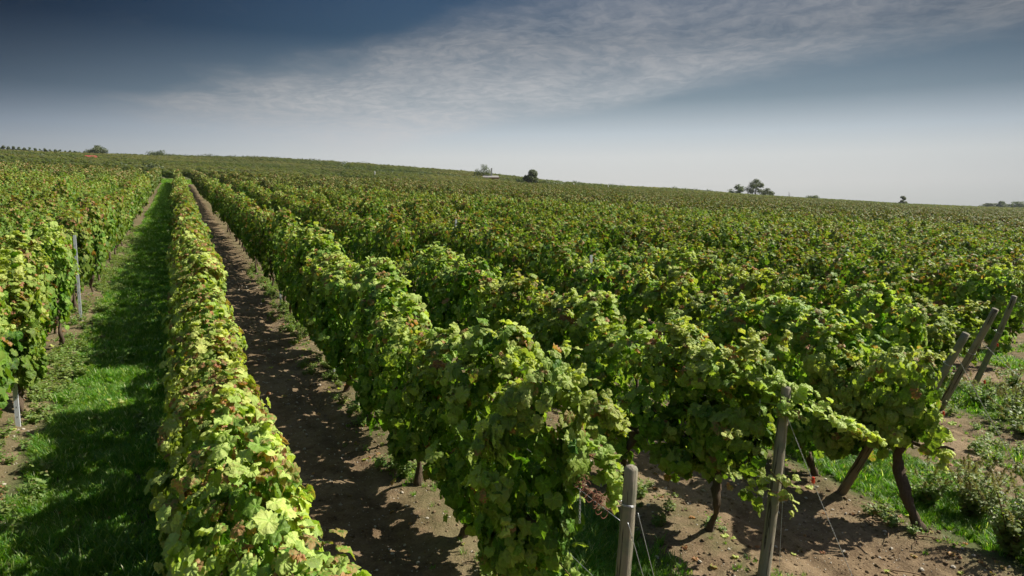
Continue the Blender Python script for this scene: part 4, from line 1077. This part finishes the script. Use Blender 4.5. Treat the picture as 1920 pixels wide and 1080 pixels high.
# low building with tiled roof and a white chimney
def shed(x, y, wd, dp, hw, hr_, rz, label, roofm, wallm, name='farm_shed', chimney=None, cat='building'):
    root = empty(name, (x, y, G(x, y) - .2), rz); tag(root, label, cat)
    a = Acc(); a.box((-wd / 2, -dp / 2, 0), (wd / 2, dp / 2, hw)); a.obj('wall', wallm, root, False)
    a = Acc(); o_ = .35
    V = [(-wd / 2 - o_, -dp / 2 - o_, hw + .003), (wd / 2 + o_, -dp / 2 - o_, hw + .003), (wd / 2 + o_, dp / 2 + o_, hw + .003), (-wd / 2 - o_, dp / 2 + o_, hw + .003), (-wd / 2 - o_ * .6 + hr_ * .6, 0, hw + hr_), (wd / 2 + o_ * .6 - hr_ * .6, 0, hw + hr_)]
    a.add(V, T=[(0, 4, 3), (1, 2, 5)], Q=[(0, 1, 5, 4), (2, 3, 4, 5), (0, 3, 2, 1)]); roof = a.obj('roof', roofm, root, False)
    for s in (-1, 1):
        a = Acc(); a.box((s * wd * .24 - .4, -dp / 2 - .03, hw * .35), (s * wd * .24 + .4, -dp / 2 + .02, hw * .78)); a.obj('window', M_DARK, root, False)
    a = Acc(); a.box((-.5, -dp / 2 - .04, 0), (.5, -dp / 2 + .02, hw * .85)); a.obj('door', M_DARK, root, False)
    if chimney:
        cx, cw, ct = chimney; a = Acc(); a.box((cx - cw, -cw, hw * .6), (cx + cw, cw, ct)); a.box((cx - cw * 1.25, -cw * 1.25, ct + .002), (cx + cw * 1.25, cw * 1.25, ct + .16)); a.obj('chimney', M_WALL, roof, False)
    return root
x, y = at_az(24.2, 305); shed(x, y, 7.0, 5, 2.3, .9, -R(24), 'low building with pale grey roof and tall white chimney', M_ROOFG, M_ROOFO, 'farmhouse', (.4, .30, 6.2))
x, y = at_az(-5.31, 292); shed(x, y, 3.9, 2.8, 1.7, .8, -R(-5), 'small shed with a bright red roof on the left hillside', M_ROOFR, M_DARK, 'garden_shed')
# hedges that draw dark lines along the hillside, and the pale farm track between the plots
def hedge(a0, a1, r0, r1, h, wd, seed, label, n=60):
    r = np.random.default_rng(seed); parts = []; x0, y0 = at_az((a0 + a1) / 2, (r0 + r1) / 2); z0 = G(x0, y0)
    for i in range(n):
        k = (i + r.random() * .8) / n; xx, yy = at_az(a0 + (a1 - a0) * k, r0 + (r1 - r0) * k + r.normal(0, .4)); hh = h * (.6 + .8 * float(vnoise(i * 1.0, seed * 1.0, 3.0, 3)))
        c0 = np.array([xx - x0, yy - y0, G(xx, yy) - z0 + hh * .45]); m_ = 70; v = norm(r.normal(size=(m_, 3))) * (r.random((m_, 1)) ** .4) * np.array([wd, wd, hh * .55])
        parts.append(leaf_arrays('far', c0 + v, norm(v) + r.normal(0, .6, (m_, 3)), r.normal(0, 1, (m_, 3)), .26 * r.uniform(.6, 1.2, m_), np.stack([r.random(m_), r.uniform(0, .4, m_), r.uniform(0, .4, m_)], 1), r))
    o = link(bpy.data.objects.new('hedge', canopy_mesh('hedge', merge(parts), M_TREE))); o.location = (x0, y0, z0); tag(o, label, 'hedge')
hedge(-4.2, -.9, 150, 152, 2.4, 1.3, 1, 'dark hedge beyond the row ends left of the grass strip', 24)
hedge(-.5, 10.5, 440, 446, 2.6, 1.8, 2, 'long dark hedge line on the skyline above the lane', 80)
hedge(11, 22.5, 445, 446, 2.2, 1.8, 3, 'thin dark hedge line on the skyline left of the airy tree', 80)
hedge(11.5, 23, 300, 302, 2.4, 1.5, 6, 'dark hedge crossing the middle of the far slope', 60)
hedge(28.6, 44.0, 282, 360, 3.0, 1.6, 4, 'long dark hedge from the round tree towards the skyline trio', 110)
hedge(-10.6, -6.7, 252, 256, 2.0, 1.4, 5, 'low hedge on the left hillside below the row of small trees', 30)
M_TRACK = simple('pale_track', (.34, .30, .22), .95, 0, .25, .1)
aa = np.linspace(8, 22.5, 60); V = []
for d_ in (369, 375):
    for q_ in aa:
        x, y = at_az(q_, d_); V.append((x, y, G(x, y) + .25))
me = mesh_np('track', V, np.array([(i, i + 1, 61 + i, 60 + i) for i in range(59)]), None, True, [M_TRACK]); tk = link(bpy.data.objects.new('track', me)); tk['kind'] = 'structure'
# white marker posts on the far side of the field
mp_ = None
for azd, r_, l in [(31.08, 262, 'white marker left of the long hedge line on the far slope'), (33.9, 262, 'second white marker along the far field edge'), (14.76, 220, 'lone white marker on the slope below the skyline left of centre')]:
    x, y = at_az(azd, r_); a = Acc(); a.box((-.16, -.16, -.2), (.16, .16, 2.5)); a.add([(-.2, -.2, 2.5), (.2, -.2, 2.5), (.2, .2, 2.5), (-.2, .2, 2.5), (0, 0, 2.8)], T=[(0, 1, 4), (1, 2, 4), (2, 3, 4), (3, 0, 4)], Q=[(0, 3, 2, 1)])
    o = a.obj('marker_stone', M_WALL, None, False, (x, y, G(x, y))); tag(o, l, 'marker', 'white markers on the far slope')

# ------------------------------------------------------------------ the thin haze of a late summer morning
a = Acc(); a.box((-700, -60, -80), (1150, 1150, 52)); hz = a.obj('haze', None, None, False)
m, q, o = mat('haze'); pv = q.n('ShaderNodeVolumePrincipled'); pv.inputs['Color'].default_value = (.80, .86, .92, 1); pv.inputs['Density'].default_value = .00008
pv.inputs['Anisotropy'].default_value = .2; q.l(pv.outputs[0], o.inputs['Volume']); hz.data.materials.clear(); hz.data.materials.append(m); hz['kind'] = 'stuff'
C.cycles.volume_bounces = 0; C.cycles.volume_max_steps = 32
